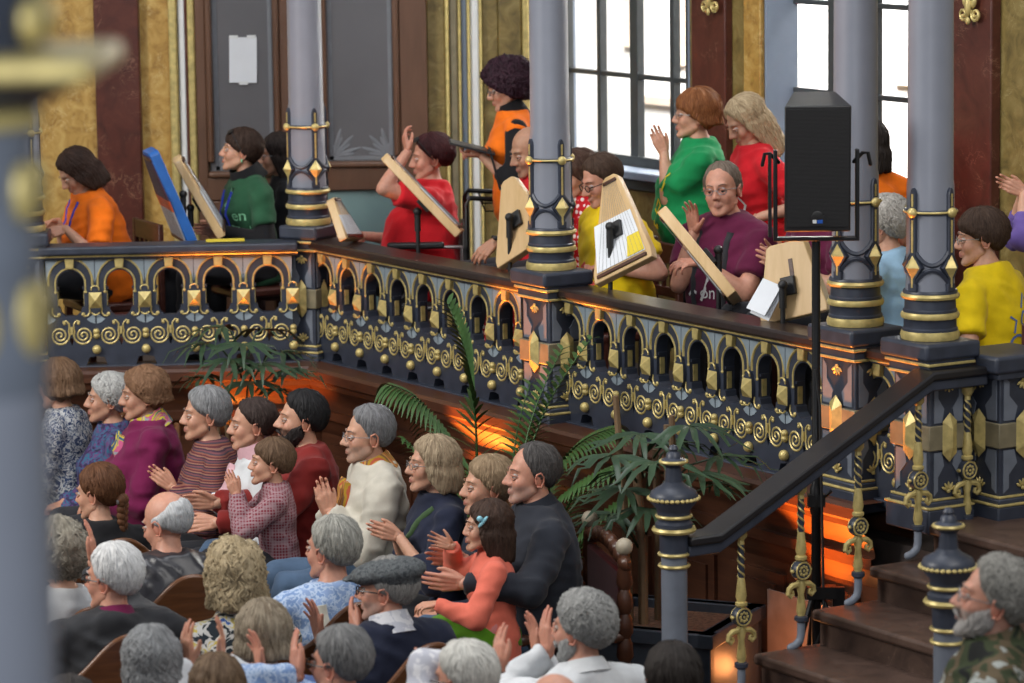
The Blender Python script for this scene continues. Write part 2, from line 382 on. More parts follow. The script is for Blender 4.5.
# ------------------------------------------------------------------ balustrade
BW = .26
def arc(c, r, a0, a1, n, y): return [(c[0]+r*math.cos(rad(a0+(a1-a0)*i/n)), y, c[1]+r*math.sin(rad(a0+(a1-a0)*i/n))) for i in range(n+1)]
def spiral(cx, cz, r0, r1, turns, a_end, sgn, y, n=34):
    P = []
    for i in range(n+1):
        u = i/n; a = rad(a_end)-sgn*(1-u)*turns*2*math.pi; r = r0+(r1-r0)*u
        P.append((cx+r*math.cos(a), y, cz+r*math.sin(a)))
    return P
def make_bay():
    h = BW/2; T = .029; hole = [(.0, .325), (.03, .325), (.052, .345), (.058, .37), (.0705, .375)]+[(.0705*math.cos(rad(a)), (.495)+.0705*math.sin(rad(a))) for a in np.linspace(0, 90, 9)]
    mb = MB()
    for s in (-1, 1):
        P = [(s*h, .115), (s*(h-.04), .108), (s*(h-.062), .05), (0, .05), (0, .17), (s*.012, .20), (0, .215)]+[(s*x, z) for x, z in hole]+[(0, .645), (s*h, .645)]
        mb.prism(P, -T, T)
    bay = build(mb, 'arch_panel', M_DARK, angle=30)
    for s in (-1, 1):                                             # light spandrels and fields
        f = MB(); P = [(s*(h-.002), .635), (s*.05, .635), (s*.075, .605), (s*.10, .575), (s*.118, .54), (s*(h-.002), .50)]; f.prism(P, -T-.004, -T+.004); build(f, 'painted_field', M_PALE, bay); f = MB()
        P = [(s*(h-.004), .345), (s*.105, .325), (s*.082, .31), (s*.098, .295), (s*(h-.004), .285)]; f.prism(P, -T-.004, -T+.004); build(f, 'painted_field', M_PALE, bay)
    k = MB().prism([(-.026, .642), (.026, .642), (.021, .575), (-.021, .575)], -T-.022, -T+.004); bev(build(k, 'keystone', M_GOLD, bay), .004)
    g = MB()
    g.tube([(-.116, -T, .485)]+arc((0, .512), .116, 180, 0, 20, -T)+[(.116, -T, .485)], .0065, 6)
    g.tube([(-.079, -T, .46)]+arc((0, .497), .079, 180, 0, 16, -T)+[(.079, -T, .455)], .005, 6)
    for s in (-1, 1): g.ell((s*.079, -T, .452), (.009, .006, .008), 8, 6)
    build(g, 'arch_moulding', M_GOLD, bay)
    c = MB()
    for s in (-1, 1):
        P = spiral(s*.062, .225, .006, .052, 2.3, 25 if s < 0 else 155, -s, -T)
        c.tube(P+[(s*.012, -T, .262), (s*.012, -T, .285), (s*.028, -T, .302), (s*.042, -T, .298), (s*.040, -T, .285)], .0052, 6)
        c.ell((s*.037, -T-.002, .288), (.009, .006, .009), 8, 6)
        c.tube([(s*.098, -T, .372), (s*.100, -T, .345), (s*.088, -T, .328), (s*.068, -T, .326), (s*.060, -T, .338)], .005, 6)
        c.ell((s*.064, -T-.002, .336), (.010, .006, .010), 8, 6)
    c.box((0, -T-.003, .25), (.013, .012, .04))
    build(c, 'scroll', M_GOLD, bay)
    # at the joint between two bays
    bk = MB()
    bk.prism([(h+.036*math.cos(a), .41+.068*math.sin(a)) for a in np.linspace(0, 2*math.pi, 20)[:-1]], -T-.018, -T+.004); build(bk, 'boss_plate', M_DARK, bay)
    b = MB().pyramid((h, -T-.018, .41), .068, .082, .032)
    b.tube([(h-.02, -T-.018, .462)]+arc((h, .462), .024, 150, 30, 8, -T-.02)+[(h+.02, -T-.018, .462)], .004, 6); b.tube(arc((h, .358), .024, 210, 330, 8, -T-.02), .004, 6)
    build(b, 'boss', M_GOLD, bay, smooth=False)
    e = MB().ell((h, -T-.008, .245), (.018, .016, .016), 12, 8).ell((h, -T-.008, .222), (.018, .016, .016), 12, 8).box((h, -T-.006, .2335), (.03, .016, .006))
    build(e, 'bead', M_GOLD, bay)
    build(MB().ell((h, -T-.012, .150), (.024, .022, .024), 14, 10), 'ball', M_GOLD, bay)
    for s in (-1, 1):
        build(MB().box((s*.0705, 0, .415), (.008, .024, .075)), 'reveal_plate', M_GOLD, bay)
        for z in (.47, .368): build(MB().box((s*.0685, 0, z), (.012, .046, .012)), 'impost', M_DARK, bay)
    return bay
BAY0 = None
def span(label, P0, D, xs, w, L0_, L1_, capmat):
    global BAY0
    t = thing('balustrade', label, 'railing', (P0[0], P0[1], ZB), math.atan2(D[1], D[0]), 'arcaded stage balustrade spans')
    L = L1_-L0_; c = (L0_+L1_)/2
    bev(build(MB().box((c, .01, .672), (L, .20, .045)), 'handrail', capmat, t), .012, 3)
    bev(build(MB().box((c, 0, .641), (L, .13, .022)).box((c, 0, .628), (L, .10, .012)), 'rail_moulding', M_DARK, t), .004)
    build(MB().tube([(L0_, -.066, .643), (L1_, -.066, .643)], .006, 6), 'rail_line', M_GOLD, t)
    bev(build(MB().box((c, .0, .052), (L, .11, .03)), 'base_rail', M_DARK, t), .004)
    for x in xs:
        if BAY0 is None: BAY0 = make_bay(); b = BAY0; b.parent = t
        else: b = copy_tree(BAY0, t)
        b.location = (x, 0, 0); b.scale = (w/BW, 1, 1)
    return t
span('arcaded blue and gold balustrade facing straight out, below the reader in the orange T-shirt', L0, LD, [.128+.256*i for i in range(5)], .256, -.03, 1.31, M_DARK)
span('arcaded balustrade in front of the wheelchair user in red, between two columns', RA, RD, [.03+.262*i for i in range(8)], .262, -.13, 2.05, M_RAIL)
span('arcaded balustrade in front of the player in maroon, ending at the black speaker pole', RA, RD, [2.43+.262*i for i in range(8)], .262, 2.25, 4.44, M_RAIL)
span('short arcaded balustrade piece squeezed between two neighbouring columns', RA, RD, [4.79], .262, 4.64, 4.96, M_RAIL)
span('short arcaded balustrade return behind the stair handrail, before the end pier', RP(5.17, -.02), ND, [.20], .25, .08, .34, M_RAIL)
def pedestal(label, P, ang, w, d, slab=True, hs=.70):
    t = thing('pedestal', label, 'pedestal', (P[0], P[1], ZB), ang, 'balustrade pedestals')
    bev(build(MB().box((0, 0, .345), (w, d, .60)), 'die', M_DARK, t), .006)
    bev(build(MB().box((0, 0, .05), (w+.05, d+.05, .10)).box((0, 0, .115), (w+.03, d+.03, .03)), 'plinth', M_DARK, t), .008)
    bev(build(MB().box((0, 0, .104), (w+.056, d+.056, .010)).box((0, 0, .135), (w+.022, d+.022, .010)), 'plinth_line', M_GOLD, t), .003)
    bev(build(MB().box((0, 0, .385), (w+.024, d+.024, .10)), 'belt', M_BAND, t), .004)
    bev(build(MB().box((0, 0, .66), (w+.03, d+.03, .05)).box((0, 0, hs-.01), (w+.05, d+.05, .03)), 'cornice', M_DARK, t), .004)
    bev(build(MB().box((0, 0, .640), (w+.034, d+.034, .012)).box((0, 0, .684), (w+.056, d+.056, .012)), 'cornice_line', M_GOLD, t), .003)
    bev(build(MB().box((0, 0, hs+.035), (w+.075, d+.095, .07)), 'cap_slab', M_DARK, t), .014, 3)
    for a, hw, off in ((0, w, d/2), (90, d, w/2), (-90, d, w/2)):
        R = rotz(rad(a)); q = hw/2-.018
        for s in (-1, 1):
            for P in ([(q, .445), (q*.45, .445), (q*.3, .50), (q*.72, .545), (q*.72, .60), (q, .625)], [(q, .325), (q*.45, .325), (q*.3, .27), (q*.72, .225), (q*.72, .17), (q, .15)]):
                build(MB().prism([(s*x, z) for x, z in P], -off-.004, -off+.01, T=R), 'painted_field', M_GREY, t)
        g = MB(); hb = min(.042, q*.5)
        V = [(-hb, -off-.012, .32), (hb, -off-.012, .32), (hb, -off-.012, .45), (-hb, -off-.012, .45), (0, -off-.034, .35), (0, -off-.034, .42), (0, -off-.012, .285), (0, -off-.012, .485)]
        g.add(V, [(0, 6, 4), (6, 1, 4), (1, 2, 5, 4), (2, 7, 5), (7, 3, 5), (3, 0, 4, 5)], T=R)
        build(g, 'boss', M_GOLD, t, smooth=False)
        for zc, s in ((.606, -1), (.165, 1)):
            r = MB()
            for i in range(5):
                an = rad(-60+30*i); L = .024
                r.ell((math.sin(an)*L, -off-.006, zc+s*math.cos(an)*L), (.006, .005, .016), 6, 5, T=R, R=roty(s*an))
            r.ell((0, -off-.006, zc), (.010, .006, .008), 8, 6, T=R)
            build(r, 'rosette', M_GOLD, t)
    return t
AR = math.atan2(RD[1], RD[0]); AL = math.atan2(LD[1], LD[0])
CP = {}
CP[0] = LP(-.11, .03); CP[1] = np.array([-1.058, 18.76, 0]); CP[2] = RP(2.275, -.035); CP[3] = RP(4.63, -.035); CP[4] = RP(5.125, -.035)
pedestal('pedestal half hidden behind the large blurred column', CP[0], AL, .20, .17)
pedestal('narrow dark pedestal in the corner where the two balustrades meet', CP[1], (AL+AR)/2, .15, .15)
pedestal('pedestal with an orange-lit face between the long balustrades, behind the palm fronds', CP[2], AR, .235, .18)
pedestal('orange-lit pedestal directly behind the black speaker pole', CP[3], AR, .235, .18)
pedestal('orange-lit pedestal behind the sloping stair handrail', CP[4], AR, .235, .18)
pedestal('end pier at the top of the stairs, flat slab on top and no column', np.array([1.985, 14.36, 0]), AR, .235, .235, hs=.64)
def column(label, P, z, a0=0, H=3.2):
    t = thing('column', label, 'column', (P[0], P[1], z), a0, 'slender painted iron columns')
    build(MB().lathe([(.100, .185), (.097, .25), (.095, .62), (.092, .64), (.089, 1.4), (.085, H)], 40), 'shaft', M_SHAFT, t, angle=50)
    build(MB().lathe([(.112, 0), (.112, .045), (.106, .05), (.106, .08), (.109, .085), (.109, .12), (.104, .125), (.102, .16), (.110, .17), (.110, .195), (.106, .20)], 40), 'base_drum', M_DARK, t)
    for z0, r0, hh in ((.018, .120, .020), (.098, .119, .014), (.176, .119, .012)):
        build(MB().lathe([(r0-.014, z0-hh), (r0-.004, z0-hh*.8), (r0, z0), (r0-.004, z0+hh*.8), (r0-.014, z0+hh)], 40), 'base_ring', M_GOLD, t)
    build(MB().torus((0, 0, .515), .097, .011, 40, 6), 'band', M_DARK, t); build(MB().torus((0, 0, .515), .106, .005, 40, 6), 'band_line', M_GOLD, t)
    ar = MB()
    for k in range(4):
        for sg in (-1, 1):
            ar.tube([(.0985*math.cos(a), .0985*math.sin(a), .295+sg*(.010+.052*u*u)) for u in np.linspace(-1, 1, 13) for a in [rad(90*k+37-45-90)+u*rad(41)]], .0095, 6)
    build(ar, 'lattice_arch', M_DARK, t)
    for k in range(4):
        R = rotz(rad(90*k+37)); f_ = -.004
        b = MB().prism([(-.013, .2), (.013, .2), (.013, .585), (.008, .605), (0, .614), (-.008, .605), (-.013, .585)], -.110, -.085, T=R)
        b.box((0, -.102, .215), (.040, .02, .03), T=R)
        b.prism([(0, .230), (.045, .295), (0, .360), (-.045, .295)], -.109, -.085, T=R)
        bb = build(b, 'lattice_bar', M_DARK, t)
        g = MB().box((0, -.1105, .245), (.009, .004, .06), T=R).box((0, -.1105, .42), (.009, .004, .13), T=R).box((0, -.1105, .565), (.009, .004, .05), T=R)
        build(g, 'inlay', M_GOLD, bb)
        V = [(0, -.109, .243), (.036, -.109, .295), (0, -.109, .347), (-.036, -.109, .295), (0, -.138, .295)]
        build(MB().add(V, [(0, 1, 4), (1, 2, 4), (2, 3, 4), (3, 0, 4)], T=R), 'diamond', M_GOLD, bb, smooth=False)
        build(MB().ell((0, -.112, .515), (.021, .018, .021), 12, 8, T=R), 'ball', M_GOLD, bb)
    return t
column('grey iron column mostly hidden by the large blurred column', CP[0], ZB+.77, 0, 3)
column('grey iron column in the balustrade corner, beside the person in black', CP[1], ZB+.77, rad(-10))
column('grey iron column in front of the bald player in red', CP[2], ZB+.77, rad(-8))
column('grey iron column partly covered by the black loudspeaker', CP[3], ZB+.77, rad(5))
column('grey iron column nearest the woman in yellow, rising behind the handrail', CP[4], ZB+.77, rad(6))
# ------------------------------------------------------------------ stairs
Q0 = np.array([1.89, 14.275, 0])
def QS(s, z=0): return Q0 - ND*s + np.array([0, 0, z])
NOSE = [QS(.248+.282*i if i < 5 else 1.376+.16*(i-4), 1.145-.14*i) for i in range(8)]
st = thing('staircase', 'dark marble steps climbing to the stage below the sloping handrail', 'stairs', (NOSE[7][0], NOSE[7][1], 0))
SB = np.array([NOSE[7][0], NOSE[7][1], 0])
for i in range(8):
    P = NOSE[i]; z = P[2]; back = QS(-.9) if i == 0 else NOSE[i-1]+ND*.03
    poly = [P+RD*0, P+RD*1.70, back+RD*1.70, back]
    mb = MB().slab([p[:2] for p in poly], 0, z-.045, off=-SB)
    lip = [P-ND*.03-RD*.02, P-ND*.03+RD*1.71, back+RD*1.71, back-RD*.02]
    s_ = build(mb, 'step', M_STEP, st)
    n_ = build(MB().slab([p[:2] for p in lip], z-.045, z, off=-SB), 'tread', M_STEP, s_); bev(n_, .014, 3)
# newel posts, handrail and ornate balusters on the stairs
def newel(label, P, ztop):
    t = thing('newel_post', label, 'post', (P[0], P[1], 0), 0, 'turned stair newel posts')
    z = ztop
    build(MB().lathe([(.058, 0), (.058, .06), (.05, .08), (.050, z-.42), (.053, z-.40)], 28), 'shaft', M_GREY, t)
    build(MB().lathe([(.055, z-.40), (.056, z-.33), (.072, z-.325), (.072, z-.29), (.062, z-.28), (.064, z-.25), (.066, z-.235), (.092, z-.205), (.094, z-.185), (.085, z-.165), (.05, z-.145), (.034, z-.13), (.030, z-.075), (.034, z-.07), (.048, z-.06), (.048, z-.045), (.03, z-.038), (.026, z-.02), (.016, z-.012), (.020, z-.004), (.014, z+.008), (.0, z+.012)], 28), 'turned_head', M_DARK, t)
    for zz, r in ((z-.455, .056), (z-.41, .057), (z-.262, .066), (z-.315, .075), (z-.052, .050)):
        build(MB().torus((0, 0, zz), r, .007 if r != .075 else .011, 28, 6), 'gold_ring', M_GOLD, t)
    rp = MB()
    for k in range(30): a = k*2*math.pi/30; rp.ell((.094*math.cos(a), .094*math.sin(a), z-.193), (.010, .010, .008), 6, 4)
    build(rp, 'rope_moulding', M_GOLD, t)
    build(MB().lathe([(.05, z-.80), (.066, z-.79), (.068, z-.775), (.052, z-.76)], 28), 'foot_flange', M_GREY, t)
    lf = MB()
    for k in range(6): R = rotz(rad(60*k)); lf.ell((0, -.062, z-.86), (.024, .014, .045), 8, 6, T=R).ell((.012, -.072, z-.88), (.009, .008, .012), 6, 5, T=R)
    build(lf, 'leaf_ornament', M_GOLD, t)
    return t
NL = QS(1.503); NR = NL+RD*1.67
newel('dark turned newel post at the foot of the rear handrail, in front of the planter', NL, 1.58)
newel('dark turned newel post on the steps beside the man in camouflage', NR, 1.60)
hr = thing('handrail', 'dark wooden handrail sloping down beside the stairs', 'handrail', (NL[0], NL[1], 0))
rp_ = [QS(1.47, 1.215), QS(1.327, 1.215), QS(.30, 1.745), QS(.02, 1.745)]
# level lower end, slope, level upper end
mb = MB(); m2 = MB(); rw = .075
def rail_seg(mbx, pts, w, h0, h1):
    V = []
    for p in pts:
        for s, hh in ((-1, h0), (1, h0), (1, h1), (-1, h1)): V.append(p-RD*s*w+np.array([0, 0, hh])-NL*[1, 1, 0])
    Fs = []
    for i in range(len(pts)-1):
        for j in range(4): Fs.append((i*4+j, i*4+(j+1) % 4, (i+1)*4+(j+1) % 4, (i+1)*4+j))
    Fs += [(3, 2, 1, 0), tuple(len(V)-4+j for j in range(4))]; mbx.add(V, Fs)
rail_seg(mb, rp_, .07, -.012, .022); bev(build(mb, 'wooden_cap', M_HRAIL, hr), .008)
rail_seg(m2, rp_, .055, -.055, -.012); bev(build(m2, 'moulded_side', M_DARK, hr), .006)
def rail_z(x):
    q = rp_
    for i in range(3):
        if q[i][0] <= x <= q[i+1][0]: return q[i][2]+(q[i+1][2]-q[i][2])*(x-q[i][0])/(q[i+1][0]-q[i][0])
    return q[3][2]
def make_baluster():
    t = thing('stair_baluster', '', 'baluster', (0, 0, 0))
    # local z = 0 under the rail, going down .60
    build(MB().lathe([(.012, 0), (.024, -.01), (.024, -.03), (.012, -.045), (.014, -.06)], 14), 'top_knob', M_GOLD, t)
    tw_ = MB().lathe([(.012, -.05), (.013, -.18), (.012, -.20)], 12); build(tw_, 'twisted_stem', M_DARK, t)
    sp = MB()
    for k in range(2): sp.tube([(.012*math.cos(i*.55+k*math.pi), .012*math.sin(i*.55+k*math.pi), -.06-i*.0058) for i in range(24)], .0045, 5)
    build(sp, 'twist_band', M_GOLD, t)
    build(MB().lathe([(.012, -.19), (.015, -.20), (.022, -.265), (.017, -.285), (.024, -.29), (.024, -.30), (.014, -.31)], 14), 'leaf_cup', M_GOLD, t)
    R = rotx(rad(90)); o = np.array([0, 0, -.345])
    build(MB().lathe([(.0, -.018), (.036, -.018), (.040, -.01), (.040, .01), (.036, .018), (0, .018)], 20, T=R, off=o), 'roundel', M_DARK, t)
    g = MB()
    for s in (-1, 1):
        g.torus((0, s*.018, -.345), .033, .004, 20, 5, axis='y')
        for k in range(8): a = k*math.pi/4; g.ell((math.cos(a)*.017, s*.019, -.345+math.sin(a)*.017), (.007, .004, .007), 6, 4)
        g.ell((0, s*.02, -.345), (.006, .005, .006), 6, 4)
        g.ell((s*.042, 0, -.345), (.008, .012, .008), 6, 5)
    build(g, 'flower', M_GOLD, t)
    c = MB()
    for s in (-1, 1):
        c.tube([(s*.006, 0, -.385), (s*.018, 0, -.40), (s*.04, 0, -.402), (s*.058, 0, -.415), (s*.062, 0, -.435), (s*.05, 0, -.447), (s*.038, 0, -.438), (s*.040, 0, -.426), (s*.048, 0, -.426)], [.008, .012, .012, .011, .010, .009, .007, .006, .005], 7)
    c.lathe([(.010, -.38), (.018, -.41), (.012, -.44), (.020, -.505), (.016, -.52), (.014, -.53)], 12)
    build(c, 'leaf_scroll', M_GOLD, t)
    build(MB().lathe([(.012, -.525), (.027, -.53), (.027, -.545), (.014, -.555)], 14), 'collar', M_DARK, t)
    f = MB().tube([(0, 0, -.55), (0, 0, -.60), (-.006, 0, -.625), (-.028, 0, -.642), (-.05, 0, -.648)], .016, 10, round_ends=True); build(f, 'bent_foot', M_GREY, t)
    return t
bl = None
lab = ['fifth and highest gilt stair baluster, under the level end of the handrail', 'fourth gilt stair baluster up the rear handrail, below its bend', 'third gilt stair baluster, in the middle of the handrail slope', 'second gilt stair baluster up from the newel post, before the black speaker pole', 'lowest gilt stair baluster, next to the planter']
for i, (bs, yt) in enumerate([(.081, 0), (.329, 0), (.627, 0), (.905, 0), (1.191, 0)]):
    p = QS(bs)
    if bl is None: bl = make_baluster(); o = bl
    else: o = copy_tree(bl)
    o.location = (p[0], p[1], rail_z(p[0])-.055); o.rotation_euler = (0, 0, AR+rad(90)); tag(o, lab[i], 'baluster', 'gilt stair balusters')

# ------------------------------------------------------------------ loudspeaker on its stand
SY = 14.33
sp0 = atY(816, 236, SY)
ss = thing('speaker_stand', 'tall black pole stand holding the loudspeaker', 'speaker stand', (sp0[0], SY, 0))
build(MB().lathe([(.020, .08), (.020, 1.15), (.026, 1.16), (.026, 1.26), (.0175, 1.28), (.0175, sp0[2]-.01)], 16), 'pole', M_BMETAL, ss)
build(MB().box((.0, 0, 1.21), (.07, .05, .05)).tube([(.02, 0, 1.21), (.06, -.02, 1.25)], .007, 6), 'clamp', M_BMETAL, ss)
build(MB().box((.02, 0, .83), (.12, .06, .05)).box((.09, 0, .80), (.05, .03, .10), T=None), 'leg_hub', M_BMETAL, ss)
for k in range(3):
    R = rotz(rad(100+120*k)); l = build(MB().tube([R @ np.array([.02, 0, .82]), R @ np.array([.34, 0, .012])], .011, 8, round_ends=True), 'leg', M_BMETAL, ss)
    build(MB().tube([R @ np.array([.015, 0, .30]), R @ np.array([.21, 0, .36])], .006, 6), 'brace', M_BMETAL, l)
build(MB().tube([(-.005, -.03, 1.75), (.012, -.032, 1.60), (.02, -.03, 1.2), (.03, -.02, .7), (-.05, -.03, .5), (-.08, 0, .3), (-.2, .05, .02)], .006, 6), 'cable', M_BLACK, ss)
lsp = thing('loudspeaker', 'black loudspeaker box with a grille front and small logo, on its stand', 'loudspeaker', (sp0[0], SY, sp0[2]), rad(-2))
Rt = rotx(rad(7)); co = np.array([0, 0, .30])
W0, Hh, D0 = .132, .255, .145
Vv = [(-W0, -D0, -Hh), (W0, -D0, -Hh), (W0, -D0, Hh), (-W0, -D0, Hh), (-.085, D0, -Hh), (.085, D0, -Hh), (.085, D0, Hh), (-.085, D0, Hh)]
bev(build(MB().add(Vv, [(0, 1, 2, 3), (5, 4, 7, 6), (1, 5, 6, 2), (4, 0, 3, 7), (3, 2, 6, 7), (4, 5, 1, 0)], T=Rt, off=co), 'cabinet', M_BLACK, lsp), .006)
gm, gnt, gb = nodes('speaker_grille'); setb(gb, (.010, .010, .011), .55)
wv = N(gnt, 'ShaderNodeTexWave', Scale=60.0); wv.bands_direction = 'Z'; gnt.links.new(coord(gnt), wv.inputs['Vector']); bump(gnt, gb, wv.outputs['Fac'], .15, .004)
gnt.links.new(ramp(gnt, wv.outputs['Fac'], [(.2, (.007, .007, .008)), (.8, (.012, .012, .013))]), gb.inputs['Base Color'])
gr = build(MB().box((0, -D0-.003, .005), (2*W0-.02, .008, 2*Hh-.035), T=Rt, off=co), 'grille', gm, lsp)
build(MB().box((.0, -D0-.009, -Hh+.048), (.052, .006, .040), T=Rt, off=co).ell((0, -D0-.009, -Hh+.066), (.022, .004, .022), 12, 8, T=Rt, off=co), 'logo_badge', M_BLACK, gr)
build(MB().box((-.012, -D0-.0125, -Hh+.045), (.015, .002, .014), T=Rt, off=co), 'logo_mark', M_WHITE, gr)
M_BLUE = paint('logo_blue', (.02, .10, .45), .4); build(MB().box((.009, -D0-.0125, -Hh+.045), (.022, .002, .014), T=Rt, off=co), 'logo_block', M_BLUE, gr)
yk = MB()
for s in (-1, 1): yk.box((s*.163, -.02, .17), (.016, .045, .36))
yk.box((0, -.02, -.008), (.342, .045, .016)); bev(build(yk, 'yoke', M_BMETAL, lsp), .003)
build(MB().box((-.185, -.02, .17), (.014, .03, .34)), 'yoke_bar', M_BMETAL, lsp)
for s in (-1, 1): build(MB().tube([(s*.150, -.02, .30), (s*.185, -.02, .335), (s*.205, -.03, .335), (s*.215, -.03, .29)], .008, 8, round_ends=True), 'clamp_handle', M_BMETAL, lsp)

# ------------------------------------------------------------------ plants
def leafmat(name, a, b_):
    m, nt, b = nodes(name); setb(b, a, .38); b.inputs['Specular IOR Level'].default_value = .4
    n = noise(nt, coord(nt), 5, 3); nt.links.new(ramp(nt, n, [(.3, a), (.7, b_)]), b.inputs['Base Color']); return m
M_LEAF = leafmat('palm_leaf', (.020, .042, .022), (.038, .075, .035)); M_FROND = leafmat('frond_leaf', (.032, .075, .022), (.06, .125, .035))
M_STEM = wood('palm_stem', (.11, .065, .035), (.19, .12, .06), (2, 2, 1), .8); M_SOIL = paint('bark_soil', (.14, .075, .045), .95, 0, .5, 60, .6)
M_POT = paint('planter_paint', (.040, .050, .068), .5, 0, .15)
def strip(mb, P, w, nrm, fold=.25):                # folded leaf strip along P
    V = []; k = len(P)
    for i, p in enumerate(P):
        t = unit(P[min(i+1, k-1)]-P[max(i-1, 0)]); s = unit(np.cross(t, nrm)); n = np.cross(s, t); ww = w[i]
        V += [p-s*ww+n*ww*fold, p, p+s*ww+n*ww*fold]
    Fs = []
    for i in range(k-1):
        for j in range(2): Fs.append((i*3+j, i*3+j+1, i*3+j+4, i*3+j+3))
    mb.add(V, Fs)
def fan_leaf(t, base, tip, n=9, L=.26, rs=RNG, mat=None):
    base = np.asarray(base, float); tip = np.asarray(tip, float)
    mb = MB(); d = unit(tip-base); hd = unit(np.array([d[0], d[1], 0])+1e-6)
    mid = (base+tip)/2+np.array([0, 0, .06]); P = [base, base*.25+mid*.5+tip*.25+np.array([0, 0, .01]), tip]
    mb.tube(P, [.006, .005, .004], 5)
    side = np.cross(hd, (0, 0, 1)); up = np.array([0, 0, 1.0])
    for i in range(n):
        a = rad(-105+210*i/(n-1)+rs.uniform(-6, 6)); l = L*rs.uniform(.8, 1.1)*(1-.25*abs(a)/2)
        dr = unit(hd*math.cos(a)+side*math.sin(a)+up*.12); pts = []
        for q in range(6):
            u = q/5; pts.append(tip+dr*l*u+np.array([0, 0, -1])*(l*rs.uniform(.3, .6)*u**2)+hd*.0)
        strip(mb, pts, [.004, .011, .015, .014, .010, .002], up+hd*.3)
    return build(mb, 'fan_leaf', mat or M_LEAF, t, angle=None)
def frond(t, base, mids, tip, n=26, L=.24, mat=None, droop=.35, w=.011):
    P0, P1, P2, P3 = [np.asarray(q, float) for q in (base, *mids, tip)]
    mb = MB(); B = lambda u: P0*(1-u)**3+3*P1*u*(1-u)**2+3*P2*u*u*(1-u)+P3*u**3
    mb.tube([B(i/16) for i in range(17)], [.009-.0065*i/16 for i in range(17)], 6)
    for i in range(n):
        u = .22+.78*i/(n-1); p = B(u); tg = unit(B(min(1, u+.02))-B(u-.02))
        sd = unit(np.cross(tg, (0, 0, 1))); l = L*(.55+.45*math.sin(math.pi*min(1, (u-.1)*1.05)))*RNG.uniform(.92, 1.05)
        for s in (-1, 1):
            dr = unit(tg*.6+sd*s*.95+np.array([0, 0, .12]))
            pts = [p+dr*l*q/4+np.array([0, 0, -1])*l*droop*(q/4)**2 for q in range(5)]
            strip(mb, pts, [.004, w, w, w*.7, .001], np.array([0, 0, 1.0])+dr*.2)
    return build(mb, 'frond', mat or M_FROND, t, angle=None)
def round_pot(t, r, h):
    bev(build(MB().lathe([(r*.72, 0), (r, h-.05), (r*1.06, h-.05), (r*1.06, h), (r*.94, h), (r*.92, h-.04)], 28), 'pot', M_POT, t), .004)
    build(MB().lathe([(0.001, h-.05), (r*.9, h-.045)], 24), 'soil', M_SOIL, t)
def rhapis(name, label, P, topz, leaves, pot, nst=5, sp=.09, z0=None):
    t = thing(name, label, 'potted plant', (P[0], P[1], 0)); round_pot(t, *pot) if pot else None
    z0 = pot[1]-.05 if pot else z0
    for k in range(nst):
        a = k*2.4; b = np.array([sp*math.cos(a), sp*math.sin(a), z0]); e = b*[1.6, 1.6, 0]+np.array([0, 0, topz*(.75+.25*RNG.rand())])
        build(MB().tube([b, (b+e)/2+np.array([.01, 0, 0]), e], [.016, .014, .010], 8), 'stem', M_STEM, t)
    for (x, y, z, hz, L) in leaves:
        fan_leaf(t, (x*.22, y*.22, hz), (x, y, z), n=9, L=L)
    return t
def px_local(P, x, y, Y): return atY(x, y, Y)-np.array([P[0], P[1], 0])
# left fan palm between the seated rows and the railing
P = atY(246, 420, 17.55)*[1, 1, 0]
lv = []
for (x, y, dy, L) in [(222, 335, .0, .20), (262, 338, .1, .19), (205, 352, -.05, .17), (243, 352, -.2, .20), (283, 360, .05, .19), (230, 368, -.25, .18), (262, 372, -.22, .19), (290, 378, -.1, .15), (205, 385, .1, .16), (250, 390, -.2, .16), (275, 398, .1, .14)]:
    q = px_local(P, x, y-8, 17.55+dy); lv.append((q[0], q[1], q[2], q[2]-.12, L*1.3))
rhapis('potted_fan_palm', 'fan palm with drooping dark leaves in front of the corner pedestal', P, 1.05, lv, (.17, .34))
# tall feather palm behind the navy-dressed woman
P = atY(462, 470, 16.15)*[1, 1, 0]
t = thing('potted_feather_palm', 'feather palm with one frond bowing low and one upright, behind the blonde woman', 'potted plant', P); round_pot(t, .18, .36)
def fr(P, t, pts, n, L, **k):
    q = [px_local(P, *a) for a in pts]; frond(t, q[0], (q[1], q[2]), q[3], n, L, **k)
b0 = (463, 640, 16.15)
def zb(p): return (p[0], p[1], p[2])
B0 = np.array([0, 0, .34])
def fr2(P, t, b, pts, n, L, **k):
    q = [px_local(P, *a) for a in pts]; frond(t, b, (q[0], q[1]), q[2], n, L, **k)
fr2(P, t, B0, [(462, 470, 16.10), (445, 400, 16.00), (392, 385, 16.00)], 34, .27, droop=.7)
fr2(P, t, B0+[.02, .02, 0], [(480, 480, 16.20), (485, 380, 16.10), (448, 305, 16.20)], 34, .18, droop=.15)
fr2(P, t, B0+[.0, -.03, 0], [(470, 520, 16.10), (440, 470, 15.90), (405, 440, 15.85)], 20, .16, droop=.5)
P = atY(548, 500, 15.75)*[1, 1, 0]
t = thing('potted_feather_palm', 'feather palm with many spreading fronds behind the man in the dark sweater', 'potted plant', P); round_pot(t, .18, .36)
fr2(P, t, B0, [(520, 500, 15.8), (560, 440, 15.7), (612, 428, 15.7)], 34, .28, droop=.5)
fr2(P, t, B0+[.03, 0, 0], [(545, 520, 15.8), (570, 470, 15.6), (632, 462, 15.5)], 32, .26, droop=.55)
fr2(P, t, B0+[0, .03, 0], [(505, 520, 15.8), (512, 440, 15.9), (562, 350, 16.1)], 34, .12, droop=.2)
fr2(P, t, B0+[-.02, .02, 0], [(505, 500, 15.8), (520, 430, 15.9), (590, 340, 16.1)], 34, .11, droop=.2)
